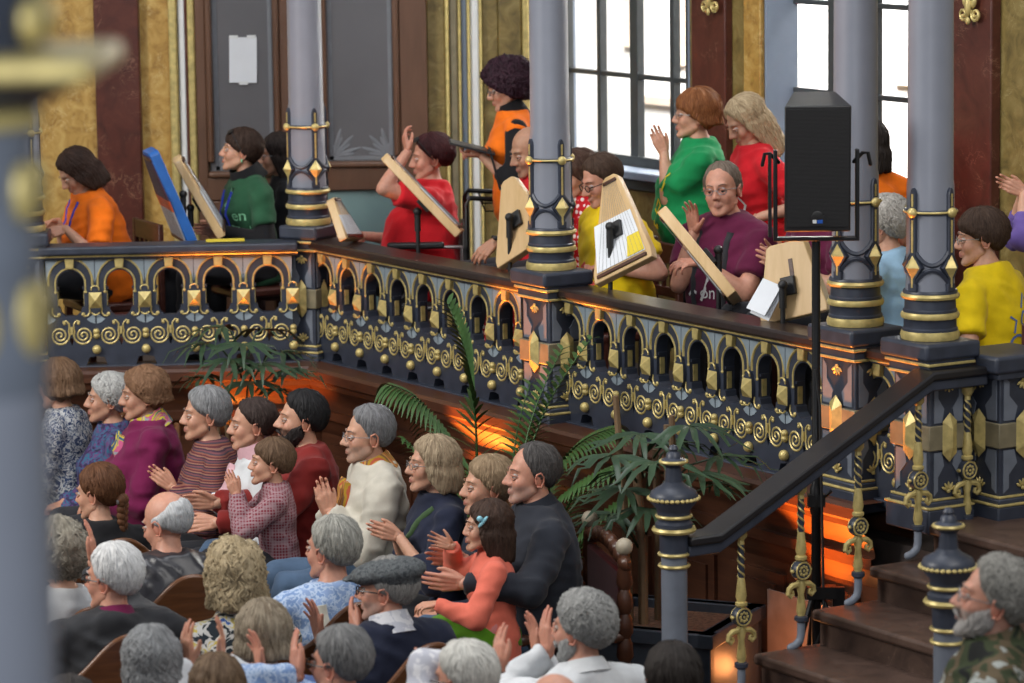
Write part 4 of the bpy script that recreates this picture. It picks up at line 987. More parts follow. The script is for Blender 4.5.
# ---- the figure
SKINS = {'fair': (.56, .315, .215), 'pink': (.56, .285, .20), 'tan': (.45, .245, .155), 'old': (.53, .295, .20)}
def person(label, head, Y, face, sex='m', hs=1.0, sit=True, floor=0.0, s=1.0, lean=3, hd=(0, 0, 0), skin='fair', width=1.0, belly=0.0,
           hair=None, hcol=(.1, .06, .04), hstreak=None, brow=None, beard=None, top=None, sleeve='short', bottom=None, arms=None, glasses=None, collar=None,
           headk=(1, 1, 0, False), group=None, ease=.012, legs=True, jacket=False, long_torso=1.0, skirt=None, voxel=.0135, name='person', cat='person', knee_out=.11, kit=None):
    """facing: world angle of the chest; head = pixel of the skull centre at depth Y."""
    HW = atY(head[0], head[1], Y)
    if not sit and s == 1.0: s = (HW[2]-floor)/1.528
    yaw = rad(face-90); Rw = rotz(yaw)
    Lr = rotx(-rad(lean)); TL = .50*s*long_torso
    nb = Lr @ np.array([0, -.012*s, TL]); nk = rotx(-rad(lean+8)) @ np.array([0, .004, .128*s*(.5+.5*hs/ s if s else 1)])
    hc = nb+nk
    root = np.array([HW[0], HW[1], 0])-Rw @ np.array([hc[0], hc[1], 0]); hz = HW[2]-hc[2]-floor
    root[2] = floor
    hip = np.array([0, 0, hz])
    LC_ = lambda px: Rw.T @ (np.asarray(px)-root)         # world -> local
    T = lambda x, y, z: hip+Lr @ np.array([x*s, y*s, z*s*long_torso])
    nbase = hip+nb; hcen = hip+hc
    Rh = rotz(rad(hd[0])) @ rotx(rad(hd[1])-rad(lean)*.0) @ roty(rad(hd[2]))
    f = 1.0 if sex == 'm' else .90
    sw = .172*f*width
    S = {1: T(sw, -.012, .418), -1: T(-sw, -.012, .418)}    # right = +1
    # --- arms
    arms = dict(arms or {})
    if 'clap' in arms:
        c = arms.pop('clap'); C = LC_(atY(c[0], c[1], Y+c[2])); fd = unit(c[3]) if len(c) > 3 else unit((0, .55, .8)); gap = c[4] if len(c) > 4 else .02
        kd = c[5] if len(c) > 5 else 'flat'
        for q in (1, -1): arms[q] = dict(w=C-fd*.085+np.array([q*gap, 0, 0]), fd=fd+np.array([-q*.05, 0, 0]), pn=np.array([-q, 0, 0]), kind=kd)
    AR_ = {}
    for q in (1, -1):
        d = arms.get(q, 'lap'); la, lb_ = .285*s, .250*s
        if d == 'lap': d = dict(w=hip+np.array([q*.05*s, .27*s, .11*s]), fd=(-q*.5, .8, -.15), pn=(0, 0, -1), kind='curl')
        elif d == 'down': d = dict(w=S[q]+np.array([q*.05, .04, -.52])*s, fd=(0, .1, -1), pn=(-q, 0, 0), kind='curl')
        elif 'px' in d: d = dict(d); d['w'] = LC_(atY(d['px'][0], d['px'][1], Y+d.get('dy', 0)))
        w = np.array(d['w'], float); v = w-S[q]; L = np.linalg.norm(v)
        if L > (la+lb_)*.985: v = v*(la+lb_)*.985/L; w = S[q]+v; L = np.linalg.norm(v)
        if L < .12: L = .12
        u = unit(v); x = (la*la-lb_*lb_+L*L)/(2*L); h = math.sqrt(max(la*la-x*x, 0)); pole = np.array(d.get('pole', (q*.55, -.35, -.8)), float)
        pd = unit(pole-u*(pole @ u)); E = S[q]+u*x+pd*h
        fd = unit(d.get('fd', w-E)); pn = np.array(d.get('pn', (0, 0, -1)), float); z = -unit(pn-fd*(pn @ fd)); xx = np.cross(fd, z)
        AR_[q] = (E, w, np.column_stack([xx, fd, z]), d.get('kind', 'curl'))
    # --- legs
    LG = {}
    for q in (1, -1):
        H0 = hip+np.array([q*.088*s*f, 0, -.01*s])
        if sit:
            kz = max(hz+.03*s, .22); kn = np.array([q*knee_out*s, .43*s, hz+.015]); an = np.array([q*(knee_out-.01)*s, .45*s, .085]); 
        else: kn = hip+np.array([q*.09*s, .03*s, -.42*s]); an = np.array([q*.09*s, -.01*s, .085])
        LG[q] = (H0, kn, an)
    # --- body skin (one surface: trunk, neck, limbs), then head and hands joined into the same mesh
    mb = MB()
    def torso(mbx, e, zs=1):
        b = belly
        rings = [(-.10, .150*f+.01, .105, -.01), (.0, .168*f, .118+b*.5, .0), (.10, .158*f+b*.3, .112+b, .012*0+b*.35), (.20, .150*f+b*.25, .108+b*.9, b*.4), (.31, .165*f+b*.1, .115+b*.4, b*.15), (.40, .160*f, .106, -.006), (.455, .120*f, .085, -.012), (.485, .085*f, .074, -.014), (.515, .066, .062, -.010)]
        if sex == 'f': rings[4] = (.31, .160*f, .128+b*.4, .012+b*.15); rings[3] = (.20, .140*f+b*.25, .104+b*.9, b*.4)
        n = 20; V = []
        for z, w, d, y in rings:
            for j in range(n):
                an = 2*math.pi*j/n; c, s_ = math.cos(an), math.sin(an); k = (abs(c)**2.6+abs(s_)**2.6)**(-1/2.6)
                V.append(T((w*width+e)*c*k, y+(d*(.5+.5*width)+e)*s_*k, z))
        m_ = len(rings); Fs = [(i*n+j, i*n+(j+1) % n, (i+1)*n+(j+1) % n, (i+1)*n+j) for i in range(m_-1) for j in range(n)]+[tuple(range(n-1, -1, -1)), tuple((m_-1)*n+j for j in range(n))]
        mbx.add(V, Fs)
        mbx.tube([T(-sw, -.012, .412), T(-sw*.5, -.014, .438), T(0, -.014, .452), T(sw*.5, -.014, .438), T(sw, -.012, .412)], [(.054*f+e)*s, (.062*f+e)*s, (.068+e)*s, (.062*f+e)*s, (.054*f+e)*s], 12, round_ends=True)
    af = (1.0 if sex == 'm' else .90)*(.75+.25*width)
    torso(mb, -.012)
    hm = hs*1.0
    mb.tube([nbase+Lr @ np.array([0, -.01, -.05]), nbase+nk*.25, nbase+nk*.85], [.062*s, .053*s*(1 if sex == 'm' else .88), .050*s*(1 if sex == 'm' else .88)], 14)
    for q in (1, -1):
        E, w, _, _ = AR_[q]
        mb.tube([S[q], S[q]*.5+E*.5, E], [.050*s*af, .046*s*af, .040*s*af], 12, round_ends=True)
        mb.tube([E, E*.7+w*.3, w], [.040*s*af, .041*s*af, .027*s*af], 12, round_ends=True)
        H0, kn, an = LG[q]
        mb.tube([H0, kn], [.070*s, .050*s], 10, round_ends=True); mb.tube([kn, kn*.6+an*.4, an], [.050*s, .048*s, .034*s], 10, round_ends=True)
        mb.tube([an+np.array([0, -.03, -.04]), an+np.array([0, .12, -.05])], [.032*s, .026*s], 8, round_ends=True)
    V, Fs, _ = remesh(mb, .015*max(.8, s), 3)
    base = np.array(SKINS[skin] if isinstance(skin, str) else skin); C = np.tile(base, (len(V), 1))
    F = list(Fs)
    def join(V2, F2, C2):
        nonlocal V, C, F
        b = len(V); V = np.vstack([V, V2]); C = np.vstack([C, C2]); F += [tuple(b+i for i in q) for q in F2]
    H = head_of(*((sex,)+headk)); hv = H.V; c = np.tile(base, (len(hv), 1))
    g = lambda p, r: np.exp(-(((hv-np.array(p))/np.array(r))**2).sum(1))
    ab = np.column_stack([np.abs(hv[:, 0]), hv[:, 1], hv[:, 2]]); ga = lambda p, r: np.exp(-(((ab-np.array(p))/np.array(r))**2).sum(1))
    red = .55*ga((.040, .07, -.028), (.022, .05, .022))+.5*g((0, .108, -.03), (.016, .03, .014)); c = c*(1-red[:, None]*np.array([.04, .28, .30]))
    lip = np.clip(ga((0, .09, -.0665), (.020, .03, .0075))*1.7-.25, 0, 1); lc = np.array((.40, .13, .11) if sex == 'f' else (.42, .18, .14)); c = c*(1-lip[:, None])+lc*lip[:, None]
    ml = np.clip(ga((0, .09, -.0665), (.019, .03, .0018)), 0, 1)*.6; c = c*(1-ml[:, None])+np.array((.20, .075, .06))*ml[:, None]
    if beard:
        bc = np.array(beard[0]); zz = hv[:, 2]
        bm_ = sstep(-zz, .028, .046)*sstep(hv[:, 1], -.02, .03); bm_ = np.maximum(bm_*(1-lip), sstep(-zz, .040, .050)*sstep(.062+zz, -.001, .006)*(ab[:, 0] < .03)*(hv[:, 1] > .06))
        bm_ = bm_*beard[1]*(.75+.25*vnoise(hv*140, 4)); bm_ = np.clip(bm_, 0, 1); c = c*(1-bm_[:, None])+bc*bm_[:, None]
    scp = sstep(ab[:, 2], .05, .08)*0
    hk = hs
    put = lambda P: (Rh @ (np.asarray(P)*hk).T).T+hcen
    join(put(hv), H.F, c)
    for q in (1, -1):                                        # eyes, lids, brows, ears
        e = MB().ell((q*.0315, .0728, -.0015), (.0128, .0128, .0128), 14, 12, R=rotx(rad(-90))); ev = np.array(e.v); dv = unit(np.array([0, 1, -.08])); an = (ev-np.array([q*.0315, .0728, -.0015])) @ dv/.0128
        cc = np.where((an > .90)[:, None], np.array([.015, .012, .01]), np.where((an > .80)[:, None], np.array([.10, .07, .05]), np.array([.45, .40, .37]))); join(put(ev), e.f, cc)
        ld = MB().tube([(q*.0455, .068, -.001), (q*.039, .0835, .0040), (q*.0315, .0878, .0058), (q*.024, .0842, .0038), (q*.0185, .074, -.0015)], [.0022, .004, .0045, .004, .002], 6); join(put(ld.v), ld.f, np.tile(base*[.78, .70, .68], (len(ld.v), 1)))
        l2 = MB().tube([(q*.0455, .068, -.003), (q*.0385, .0825, -.0105), (q*.0315, .0855, -.0125), (q*.024, .083, -.0105), (q*.0185, .074, -.004)], [.0015, .003, .0035, .003, .0015], 6); join(put(l2.v), l2.f, np.tile(base*[.92, .84, .82], (len(l2.v), 1)))
        bw = MB().tube([(q*.013, .0900, .0225), (q*.025, .0895, .0280), (q*.038, .0815, .0290), (q*.049, .0690, .0225)], [.0022, .0032, .0028, .0012], 6, sq=.7); join(put(bw.v), bw.f, np.tile((np.array(brow or hcol)*.6+base*.25), (len(bw.v), 1)))
        ea = MB(); Re = rotz(q*rad(-22)) @ rotx(rad(-8)); eo = np.array([q*(.064 if (hair or {}).get('L', 0) > .09 else .0745), -.012, -.008])
        ea.ell((0, 0, 0), (.0075, .017, .029), 12, 8, R=Re, off=eo)
        ea.tube([Re @ np.array([q*.006, .012, -.024]), Re @ np.array([q*.009, -.004, -.030]), Re @ np.array([q*.011, -.016, -.010]), Re @ np.array([q*.012, -.018, .012]), Re @ np.array([q*.010, -.006, .029]), Re @ np.array([q*.007, .012, .024]), Re @ np.array([q*.005, .014, .008])], [.004, .005, .0042, .0042, .0045, .004, .003], 6, off=eo)
        join(put(ea.v), ea.f, np.tile(base*[1.0, .82, .80], (len(ea.v), 1)))
        E, w, Mx, kind = AR_[q]; hvv, hf = hand_of(kind, q == 1); hk2 = s*(.94 if sex == 'm' else .86)
        P = (Mx @ (hvv*hk2).T).T+w; cc = np.tile(base*[.97, .88, .86], (len(P), 1)); tip = sstep(hvv[:, 1], .10, .16)[:, None]*np.array([0, .10, .10]); join(P, hf, cc*(1-tip))
    o = bpy.data.objects.new(name, None)
    bpy.data.objects.remove(o)
    body = mk(name, V, F, M_SKIN, None, angle=None, attr=C)
    body.location = tuple(root); body.rotation_euler = (0, 0, yaw); tag(body, label, cat, group)
    # --- clothes
    def wrinkle(V, Nn, amp, sc, seed):
        n1 = vnoise(V*np.array([sc, sc, sc*1.7])+seed, seed); n2 = vnoise(V*sc*2.3+seed, seed+1)
        n3 = 1-2*np.abs(vnoise(V*np.array([sc*.8, sc*.8, sc*1.5])+np.column_stack([V[:, 2]*6, V[:, 2]*0, V[:, 0]*7])+seed*1.7, seed+4))
        return V+Nn*(amp*(n1*.6+n2*.4+n3*.75-.25))[:, None]
    sd_ = int(abs(head[0])*7+head[1])
    if top is not None:
        mb = MB(); e = ease+(.008 if jacket else 0); torso(mb, e)
        for q in (1, -1):
            E, w, _, _ = AR_[q]; a0 = .058*s*af+e; a1 = .050*s*af+e; a2 = .034*s*af+e
            if sleeve == 'short': m_ = S[q]*.30+E*.70; mb.tube([S[q], S[q]*.6+E*.4, m_], [a0+.004, a0+.004, a1+.010], 14, round_ends=False)
            elif sleeve != 'none':
                mb.tube([S[q], S[q]*.5+E*.5, E], [a0, a0*.5+a1*.5, a1], 14, round_ends=True)
                k = {'long': .97, 'three': .55}[sleeve]; m_ = E*(1-k)+w*k; mb.tube([E, E*.7+m_*.3, m_], [a1, a1*.95, a2+(.004 if jacket else 0)], 14, round_ends=False); mb.ell(E, (a1, a1, a1), 12, 8)
        V1, F1, N1 = remesh(mb, voxel*max(.75, s), 3); V1 = wrinkle(V1, N1, .0085 if not jacket else .011, 12, sd_)
        tp_ = mk('jacket' if jacket else 'shirt', V1, F1, top, body, angle=None)
    else: tp_ = None
    if legs:
        mb = MB(); e = .014
        mb.ell(hip+np.array([0, -.01, -.02])*s, (.158*f*s*width, (.11+belly*.3)*s, .10*s), 16, 10)
        for q in (1, -1):
            H0, kn, an = LG[q]; mb.tube([H0, H0*.5+kn*.5, kn], [.088*s*(.6+.4*width)+e, .078*s+e, .056*s+e], 14, round_ends=True)
            mb.tube([kn, kn*.5+an*.5, an+np.array([0, 0, -.02])], [.056*s+e, .052*s+e, .044*s+e], 14, round_ends=False); mb.ell(kn, (.056*s+e,)*3, 12, 8)
        if skirt:
            mb = MB(); mb.ell(hip+np.array([0, .05, .02])*s, (.19*s, .2*s, .13*s), 16, 10)
            mb.tube([hip+np.array([0, .0, .03])*s, hip+np.array([0, .25, .03])*s, hip+np.array([0, .46, -.02])*s, hip+np.array([0, .50, -.26])*s], [.15*s, .17*s, .17*s, .20*s], 16, sq=.8)
        V1, F1, N1 = remesh(mb, voxel*1.15*max(.75, s), 3); V1 = wrinkle(V1, N1, .007, 11, sd_+3)
        mk('skirt' if skirt else 'trousers', V1, F1, bottom or M_TROUS, body, angle=None)
        for q in (1, -1):
            an = LG[q][2]; mb = MB(); mb.tube([an+np.array([0, -.05, -.045]), an+np.array([0, .05, -.045]), an+np.array([q*.01, .15, -.052])], [.036*s, .042*s, .032*s], 10, round_ends=True, sq=.95); mb.box(an+np.array([q*.004, .055, -.078]), (.075*s, .26*s, .014))
            build(mb, 'shoe', M_SHOE, body)
    # --- hair, beard, glasses
    if hair:
        hair = dict(hair); mt = hairmat(hcol, hstreak, hair.pop('sc', 1.0)); Vh, Fh, Uh = make_hair(H, seed=sd_ % 97, **hair); hair_obj('hair', Vh, Fh, Uh, mt, body, Rh, hcen, hk)
    if beard and beard[1] > .8:
        lo = [-88]*8; up_ = [-39, -40, -22, -12, -6, -60, -80, -88]
        Vb, Fb, Ub = make_hair(H, 'short', (.004, beard[2] if len(beard) > 2 else .010, .006), low=lo, up=up_, amp=.004, freq=30, curly=.003, seed=9, soft=4); hair_obj('beard', Vb, Fb, Ub, hairmat(beard[0]), body, Rh, hcen, hk)
        ms = MB()
        for q in (1, -1): ms.tube([(q*.001, .099, -.051), (q*.014, .096, -.054), (q*.027, .084, -.068)], [.006, .0065, .003], 7)
        V2 = put(ms.v); mk('moustache', V2, ms.f, hairmat(beard[0]), body, angle=None).data.uv_layers.new(name='UVMap')
    if glasses:
        gb_ = MB()
        for q in (1, -1):
            P = [(q*.033+.021*math.cos(t_)*1.0, .098-abs(.0)+.000*q, -.002+.0155*math.sin(t_)) for t_ in np.linspace(0, 2*math.pi, 17)]
            P = [(x, y-.25*max(0, abs(x)-.04), z) for x, y, z in P]
            gb_.tube(P, .0016 if glasses == 'thin' else .0026, 6)
            gb_.tube([(q*.054, .0935, .004), (q*.070, .075, .005), (q*.080, .0, .004), (q*.081, -.015, -.004)], .0016 if glasses == 'thin' else .0026, 6)
        gb_.tube([(-.012, .1, 0), (0, .103, .003), (.012, .1, 0)], .0016, 6)
        mk('glasses', put(gb_.v), gb_.f, M_BMETAL if glasses != 'thin' else M_STEEL, body)
    ctx = dict(body=body, T=T, hip=hip, nb=nbase, nk=nk, Lr=Lr, Rh=Rh, hcen=hcen, put=put, s=s, hk=hk, top=tp_, root=root, yaw=yaw, hz=hz, floor=floor, S=S, AR=AR_, H=H, f=f, width=width, belly=belly, face=face)
    if collar: neck_ring(ctx, *collar)
    if kit: kit(ctx)
    return ctx
M_TROUS = cloth('dark_trousers', (.022, .023, .028)); M_JEANS = cloth('jeans', (.07, .115, .19), .2); M_SHOE = paint('shoe_leather', (.02, .015, .012), .4)
M_STEEL = paint('steel', (.25, .25, .26), .3, .8, .05)
def neck_ring(c, name, mat, r=.078, h=.035, thick=.016, tilt=18, lift=.0, lumpy=.006):
    s = c['s']; mb = MB(); R = c['Lr'] @ rotx(rad(-tilt)); P = []
    o = c['nb']+c['Lr'] @ np.array([0, -.002, -.005+lift])*s
    n = 28; V = []; prof = [(r*1.25, -h*.7), (r*1.12, -h*.1), (r*.98, h*.6), (r*.90, h), (r*.82, h*.7), (r*.86, -h*.2), (r*1.0, -h*.8)]
    Vs = []
    for rr, z in prof:
        for j in range(n):
            a = 2*math.pi*j/n; k = 1+lumpy*18*vnoise(np.array([[math.cos(a)*2, math.sin(a)*2, z*40]]), 5)[0]*.2
            Vs.append(R @ np.array([rr*math.cos(a)*k, rr*math.sin(a)*1.0*k, z])*s+o)
    m = len(prof); Fs = [(i*n+j, i*n+(j+1) % n, ((i+1) % m)*n+(j+1) % n, ((i+1) % m)*n+j) for i in range(m) for j in range(n)]
    mb.add(Vs, Fs); return build(mb, name, mat, c['body'], angle=60)
def front_band(c, name, mat, pts, w=.03, lift=.012, off=None):        # a strap or scarf end laid over the chest: pts in torso coordinates, dropped on the shirt
    me = c['top'].data; bv = BVHTree.FromPolygons([v.co for v in me.vertices], [p.vertices for p in me.polygons])
    P = []; k_ = len(pts); pa = np.array(pts, float); u_ = np.linspace(0, k_-1, k_*3-2); pts = [tuple(pa[min(int(u), k_-2)]*(1-(u-min(int(u), k_-2)))+pa[min(int(u), k_-2)+1]*(u-min(int(u), k_-2))) for u in u_]
    if not np.isscalar(w): w = list(np.interp(u_, range(len(w)), w))
    for x, y, z in pts:
        p = c['T'](x, -.01, z); d = c['Lr'] @ np.array([0, -1.0 if y > 0 else 1.0, 0]); h = bv.ray_cast(Vector(p), Vector(-d), .19*c['s'])
        q = np.array(h[0]) if h[0] is not None else p-d*.15*c['s']; nn = np.array(h[1]) if h[0] is not None else -d; nn = nn if nn @ d < 0 else -nn; P.append((q+nn*lift*.5, nn))
    mb = MB(); V = []
    for i, (p, nn) in enumerate(P):
        t = unit(P[min(i+1, len(P)-1)][0]-P[max(i-1, 0)][0]); sd = unit(np.cross(t, nn)); ww = w[i] if not np.isscalar(w) else w
        for a, b in ((-1, -.5), (-.6, .6), (.6, .6), (1, -.5)): V.append(p+sd*ww*a*.5+nn*lift*b)
    Fs = [(i*4+j, i*4+(j+1) % 4, (i+1)*4+(j+1) % 4, (i+1)*4+j) for i in range(len(P)-1) for j in range(4)]+[(0, 1, 2, 3), tuple(len(V)-4+k for k in (3, 2, 1, 0))]
    mb.add(V, Fs); return build(mb, name, mat, c['body'], angle=60)
def lettering(c, text, mat, at_, size, dirv, upv=(0, 0, 1), rot=0, name='lettering', curves=None):     # printed on the shirt
    me = c['top'].data; bv = BVHTree.FromPolygons([v.co for v in me.vertices], [p.vertices for p in me.polygons])
    V = []; F = []
    if text:
        cu = bpy.data.curves.new('t', 'FONT'); cu.body = text; cu.size = size; cu.align_x = 'CENTER'; to = bpy.data.objects.new('t', cu); COL.objects.link(to)
        em_ = to.evaluated_get(bpy.context.evaluated_depsgraph_get()).to_mesh(); bm = bmesh.new(); bm.from_mesh(em_); bmesh.ops.triangulate(bm, faces=bm.faces)
        bmesh.ops.subdivide_edges(bm, edges=[e for e in bm.edges if e.calc_length() > size*.12], cuts=2)
        V = [(v.co.x, v.co.y) for v in bm.verts]; bm.verts.index_update(); F = [tuple(v.index for v in f_.verts) for f_ in bm.faces]; bm.free(); bpy.data.objects.remove(to)
    for pts, w in (curves or []):
        b = len(V); n = len(pts)
        for i, p in enumerate(pts):
            t = np.array(pts[min(i+1, n-1)], float)-np.array(pts[max(i-1, 0)], float); t /= max(1e-6, np.linalg.norm(t)); nn = np.array([-t[1], t[0]])*w/2
            V += [tuple(np.array(p)+nn), tuple(np.array(p)-nn)]
        F += [(b+2*i, b+2*i+1, b+2*i+3, b+2*i+2) for i in range(n-1)]
    o = c['T'](at_[0], -.01, at_[2]); d = unit(dirv); R = unit(np.cross(upv, -d)) ; U = np.cross(-d, R); ca, sa = math.cos(rad(rot)), math.sin(rad(rot)); P = []
    for x, y in V:
        x, y = x*ca-y*sa, x*sa+y*ca
        p = o+R*x+U*y; h = bv.ray_cast(Vector(p), Vector(-d), .24); P.append(np.array(h[0])-d*.004 if h[0] is not None else p)
    m = MB(); m.v = [tuple(p) for p in P]; m.f = F; m.m = [0]*len(F); return build(m, name, mat, c['body'], angle=None)
# ---- chairs
def hall_chair(label, c, group='wooden hall chairs in the audience', back=True):
    seat = c['hz']-.10*c['s']; t = thing('hall_chair', label, 'chair', (*c['root'][:2], c['floor']), c['yaw'], group); w = .25
    sv = build(MB().slab([(-w*.9, -.20), (w*.9, -.20), (w, .22), (-w, .22)], seat-.035, seat), 'seat', M_CHAIR, t); bev(sv, .012)
    top = seat+.60; P = [(-w, seat+.06), (w, seat+.06)]
    for i in range(25):
        x = w-2*w*i/24; u = abs(x)/w; P.append((x, top-.16*(.5-.5*math.cos(math.pi*u**1.15))))
    bk = MB().prism(P, -.012, .012, T=rotx(rad(7)), off=np.array([0, -.215, 0])+np.array([0, 0, 0])); 
    o = build(bk, 'backrest', M_CHAIR, t); o.location = (0, .0+seat*.12*.9, 0); bev(o, .008)
    for sx in (-1, 1):
        build(MB().tube([(sx*w*.9, .19, 0), (sx*w*.92, .19, seat-.02)], [.016, .02], 8), 'leg', M_CHAIR, t)
        build(MB().tube([(sx*w*.9, -.24, 0), (sx*w*.9, -.20, seat-.02), (sx*w*.92, -.235, seat+.30)], [.016, .02, .016], 8), 'leg', M_CHAIR, t)
    return t
def stage_chair(label, c, mat=None, group='red-brown stage chairs'):
    mat = mat or M_SCHAIR; seat = c['hz']-.10*c['s']; t = thing('stage_chair', label, 'chair', (*c['root'][:2], c['floor']), c['yaw'], group); w = .21
    bev(build(MB().box((0, 0, seat-.03), (2*w, .42, .05)), 'seat', mat, t), .015)
    for sx in (-1, 1):
        build(MB().box((sx*(w-.02), .18, (seat-.05)/2), (.035, .035, seat-.05)), 'leg', mat, t)
        bev(build(MB().box((sx*(w-.015), -.215, (seat+.40)/2), (.035, .03, seat+.40)), 'back_post', mat, t), .006)
    bev(build(MB().box((0, -.215, seat+.35), (2*w-.02, .024, .10)).box((0, -.215, seat+.16), (2*w-.05, .02, .05)), 'back_rail', mat, t), .006)
    for k in range(4): build(MB().box((-.12+.08*k, -.215, seat+.25), (.025, .014, .16)), 'slat', mat, t)
    return t
M_SCHAIR = wood('redbrown_wood', (.055, .016, .012), (.10, .032, .022), (3, 3, 9), .35)
# ------------------------------------------------------------------ people on the stage
def sunglasses(c):
    mb = MB(); R = rotx(rad(52))
    for q in (1, -1):
        mb.ell((q*.032, .122, .012), (.026, .006, .019), 12, 8, T=R); mb.tube([(q*.054, .116, .014), (q*.090, .07, .012), (q*.095, -.01, .006)], .003, 6, T=R)
    mb.tube([(-.012, .123, .014), (.012, .123, .014)], .003, 6, T=R); mk('sunglasses', c['put'](mb.v), mb.f, M_BLACK, c['body'])
def lanyard(col=(.03, .06, .35), zend=.12):
    def k(c):
        for q in (1, -1): front_band(c, 'lanyard', M_LAN, [(q*.07, .06, .48), (q*.06, .1, .42), (q*.035, .1, .32), (q*.012, .1, .22), (0, .1, zend)], .014, .006)
    return k
def braces(mat, back=True, x=.085, w=.034):
    def k(c):
        for q in (1, -1):
            front_band(c, 'brace_strap', mat, [(q*x, .1, z) for z in (.452, .44, .40, .34, .28, .2, .12, .05)], w, .007)
            if back: front_band(c, 'brace_strap', mat, [(q*x*(.35+.65*(z/.45)), -.1, z) for z in (.44, .38, .3, .2, .1)], w, .007)
    return k
def scarf(mat, ends=((.05, .48), (-.02, .48)), r=.082, h=.05, zend=.18, w=.09):
    def k(c):
        neck_ring(c, 'scarf', mat, r, h, lumpy=.012)
        for x, z0 in ends: front_band(c, 'scarf_end', mat, [(x*1.2, .1, z0-.04), (x, .1, .40), (x*.8, .1, .30), (x*.7, .1, zend)], [w*.6, w, w, w*1.05], .022)
    return k
def many(*f):
    def k(c):
        for q in f: q(c)
    return k
M_LAN = cloth('blue_lanyard', (.03, .05, .42)); M_BRACE = cloth('dark_braces', (.03, .03, .035)); M_WBRACE = cloth('cream_braces', (.62, .60, .52))
C_OR = cloth('orange_cotton', (.84, .17, .008)); C_RED = cloth('red_cotton', (.56, .012, .020)); C_DG = cloth('bottle_green_cotton', (.022, .085, .042)); C_BLK = cloth('black_cloth', (.010, .010, .012))
C_GR = cloth('green_cotton', (.008, .24, .075)); C_MAR = cloth('maroon_cotton', (.105, .010, .042)); C_YEL = cloth('yellow_cotton', (.70, .50, .006)); C_LB = cloth('light_blue_cotton', (.27, .43, .58))
C_DOT = cloth_dots('red_polka_dot', (.48, .012, .018), (.75, .68, .66), 34, .36)
P_PRINT = paint('pale_green_print', (.25, .62, .36), .7); P_WHITE = paint('white_print', (.75, .74, .74), .7); P_SILVER = paint('silver_print', (.62, .60, .58), .4); P_BLUEP = paint('blue_print', (.10, .16, .36), .7); P_YPRINT = paint('yellow_print', (.70, .58, .02), .7); P_PINK = paint('pink_print', (.80, .12, .10), .7)
fl = ZS
G_ST = None
c = person('seated woman in an orange T-shirt with dark shoulder-length hair, bent over reading', (76, 172), 19.05, 205, 'f', .97, floor=fl, s=.98, lean=16, hd=(0, -34, 0), hair=dict(style='longish', T=(.018, .02, .024), L=.13, cw=.012, low=[44, 38, 8, -46, -64, -75, -80, -82]), hcol=(.030, .017, .013), hstreak=(.075, .04, .028),
    top=C_OR, width=1.2, belly=.05, arms={1: dict(px=(58, 222), dy=-.05, fd=(-.1, .9, -.3), pn=(-1, 0, -.3)), -1: dict(px=(66, 229), dy=-.18, fd=(.2, .95, -.2), pn=(.8, 0, -.5))}, kit=lanyard()); stage_chair('red-brown chair under the woman in the orange T-shirt', c)
c = person('woman in a dark green T-shirt over black sleeves with a black scarf', (240, 151), 19.30, 208, 'f', .96, floor=fl, lean=6, hd=(-22, 8, 0), hair=dict(style='fringe', T=(.022, .022, .026)), hcol=(.032, .018, .013), hstreak=(.07, .04, .028),
    top=C_DG, arms={1: dict(px=(214, 229), dy=.12, fd=(0, 1, .05), pn=(-1, 0, 0), kind='flat'), -1: dict(px=(222, 231), dy=-.18, fd=(.1, 1, .1), pn=(1, 0, 0), kind='flat')})
def _s2(c):
    for q in (1, -1):
        mb = MB(); E_, w_, _, _ = c['AR'][q]; s0 = c['S'][q]
        mb.tube([s0*.45+E_*.55, E_], [.053, .052], 12, round_ends=True); mb.tube([E_, E_*.6+w_*.4, w_*.97+E_*.03], [.050, .046, .036], 12, round_ends=True)
        V_, F_, _ = remesh(mb, .012, 2); mk('undersleeve', V_, F_, C_BLK, c['body'], angle=None)
    neck_ring(c, 'scarf', C_BLK, .088, .05, lumpy=.014); front_band(c, 'lanyard', M_LAN, [(-.05, .1, .42), (-.035, .1, .3), (-.02, .1, .2), (-.015, .1, .12)], .016, .008); front_band(c, 'lanyard', M_LAN, [(.05, .1, .42), (.035, .1, .3), (.01, .1, .15)], .016, .008); sunglasses(c)
    lettering(c, 'en', P_PRINT, (-.05, .0, .27), .085, c['Lr'] @ np.array([.45, -.9, 0])); lettering(c, '', P_PRINT, (-.05, 0, .27), .08, c['Lr'] @ np.array([.45, -.9, 0]), curves=[([(-.06, -.035), (-.02, -.045), (.05, -.04)], .016), ([(-.09, .05), (-.075, .1), (-.055, .17), (-.065, .12), (-.10, .07)], .016)])
    build(MB().ell(c['put']([(-.079, -.012, -.045)])[0], (.008, .004, .012), 8, 6), 'earring', P_PRINT, c['body'])
_s2(c); stage_chair('red-brown chair under the woman in the dark green T-shirt', c)
c = person('person in black with long dark hair and glasses, seated beside the corner column', (277, 155), 19.55, 186, 'f', .96, floor=fl, lean=6, hd=(0, -4, 0), hair=dict(style='longish', T=(.014, .016, .02), L=.26, cw=.004, ne=84), hcol=(.018, .013, .012), hstreak=(.05, .035, .03), glasses='thin', top=C_BLK, sleeve='long'); stage_chair('red-brown chair under the person in black with long hair', c)
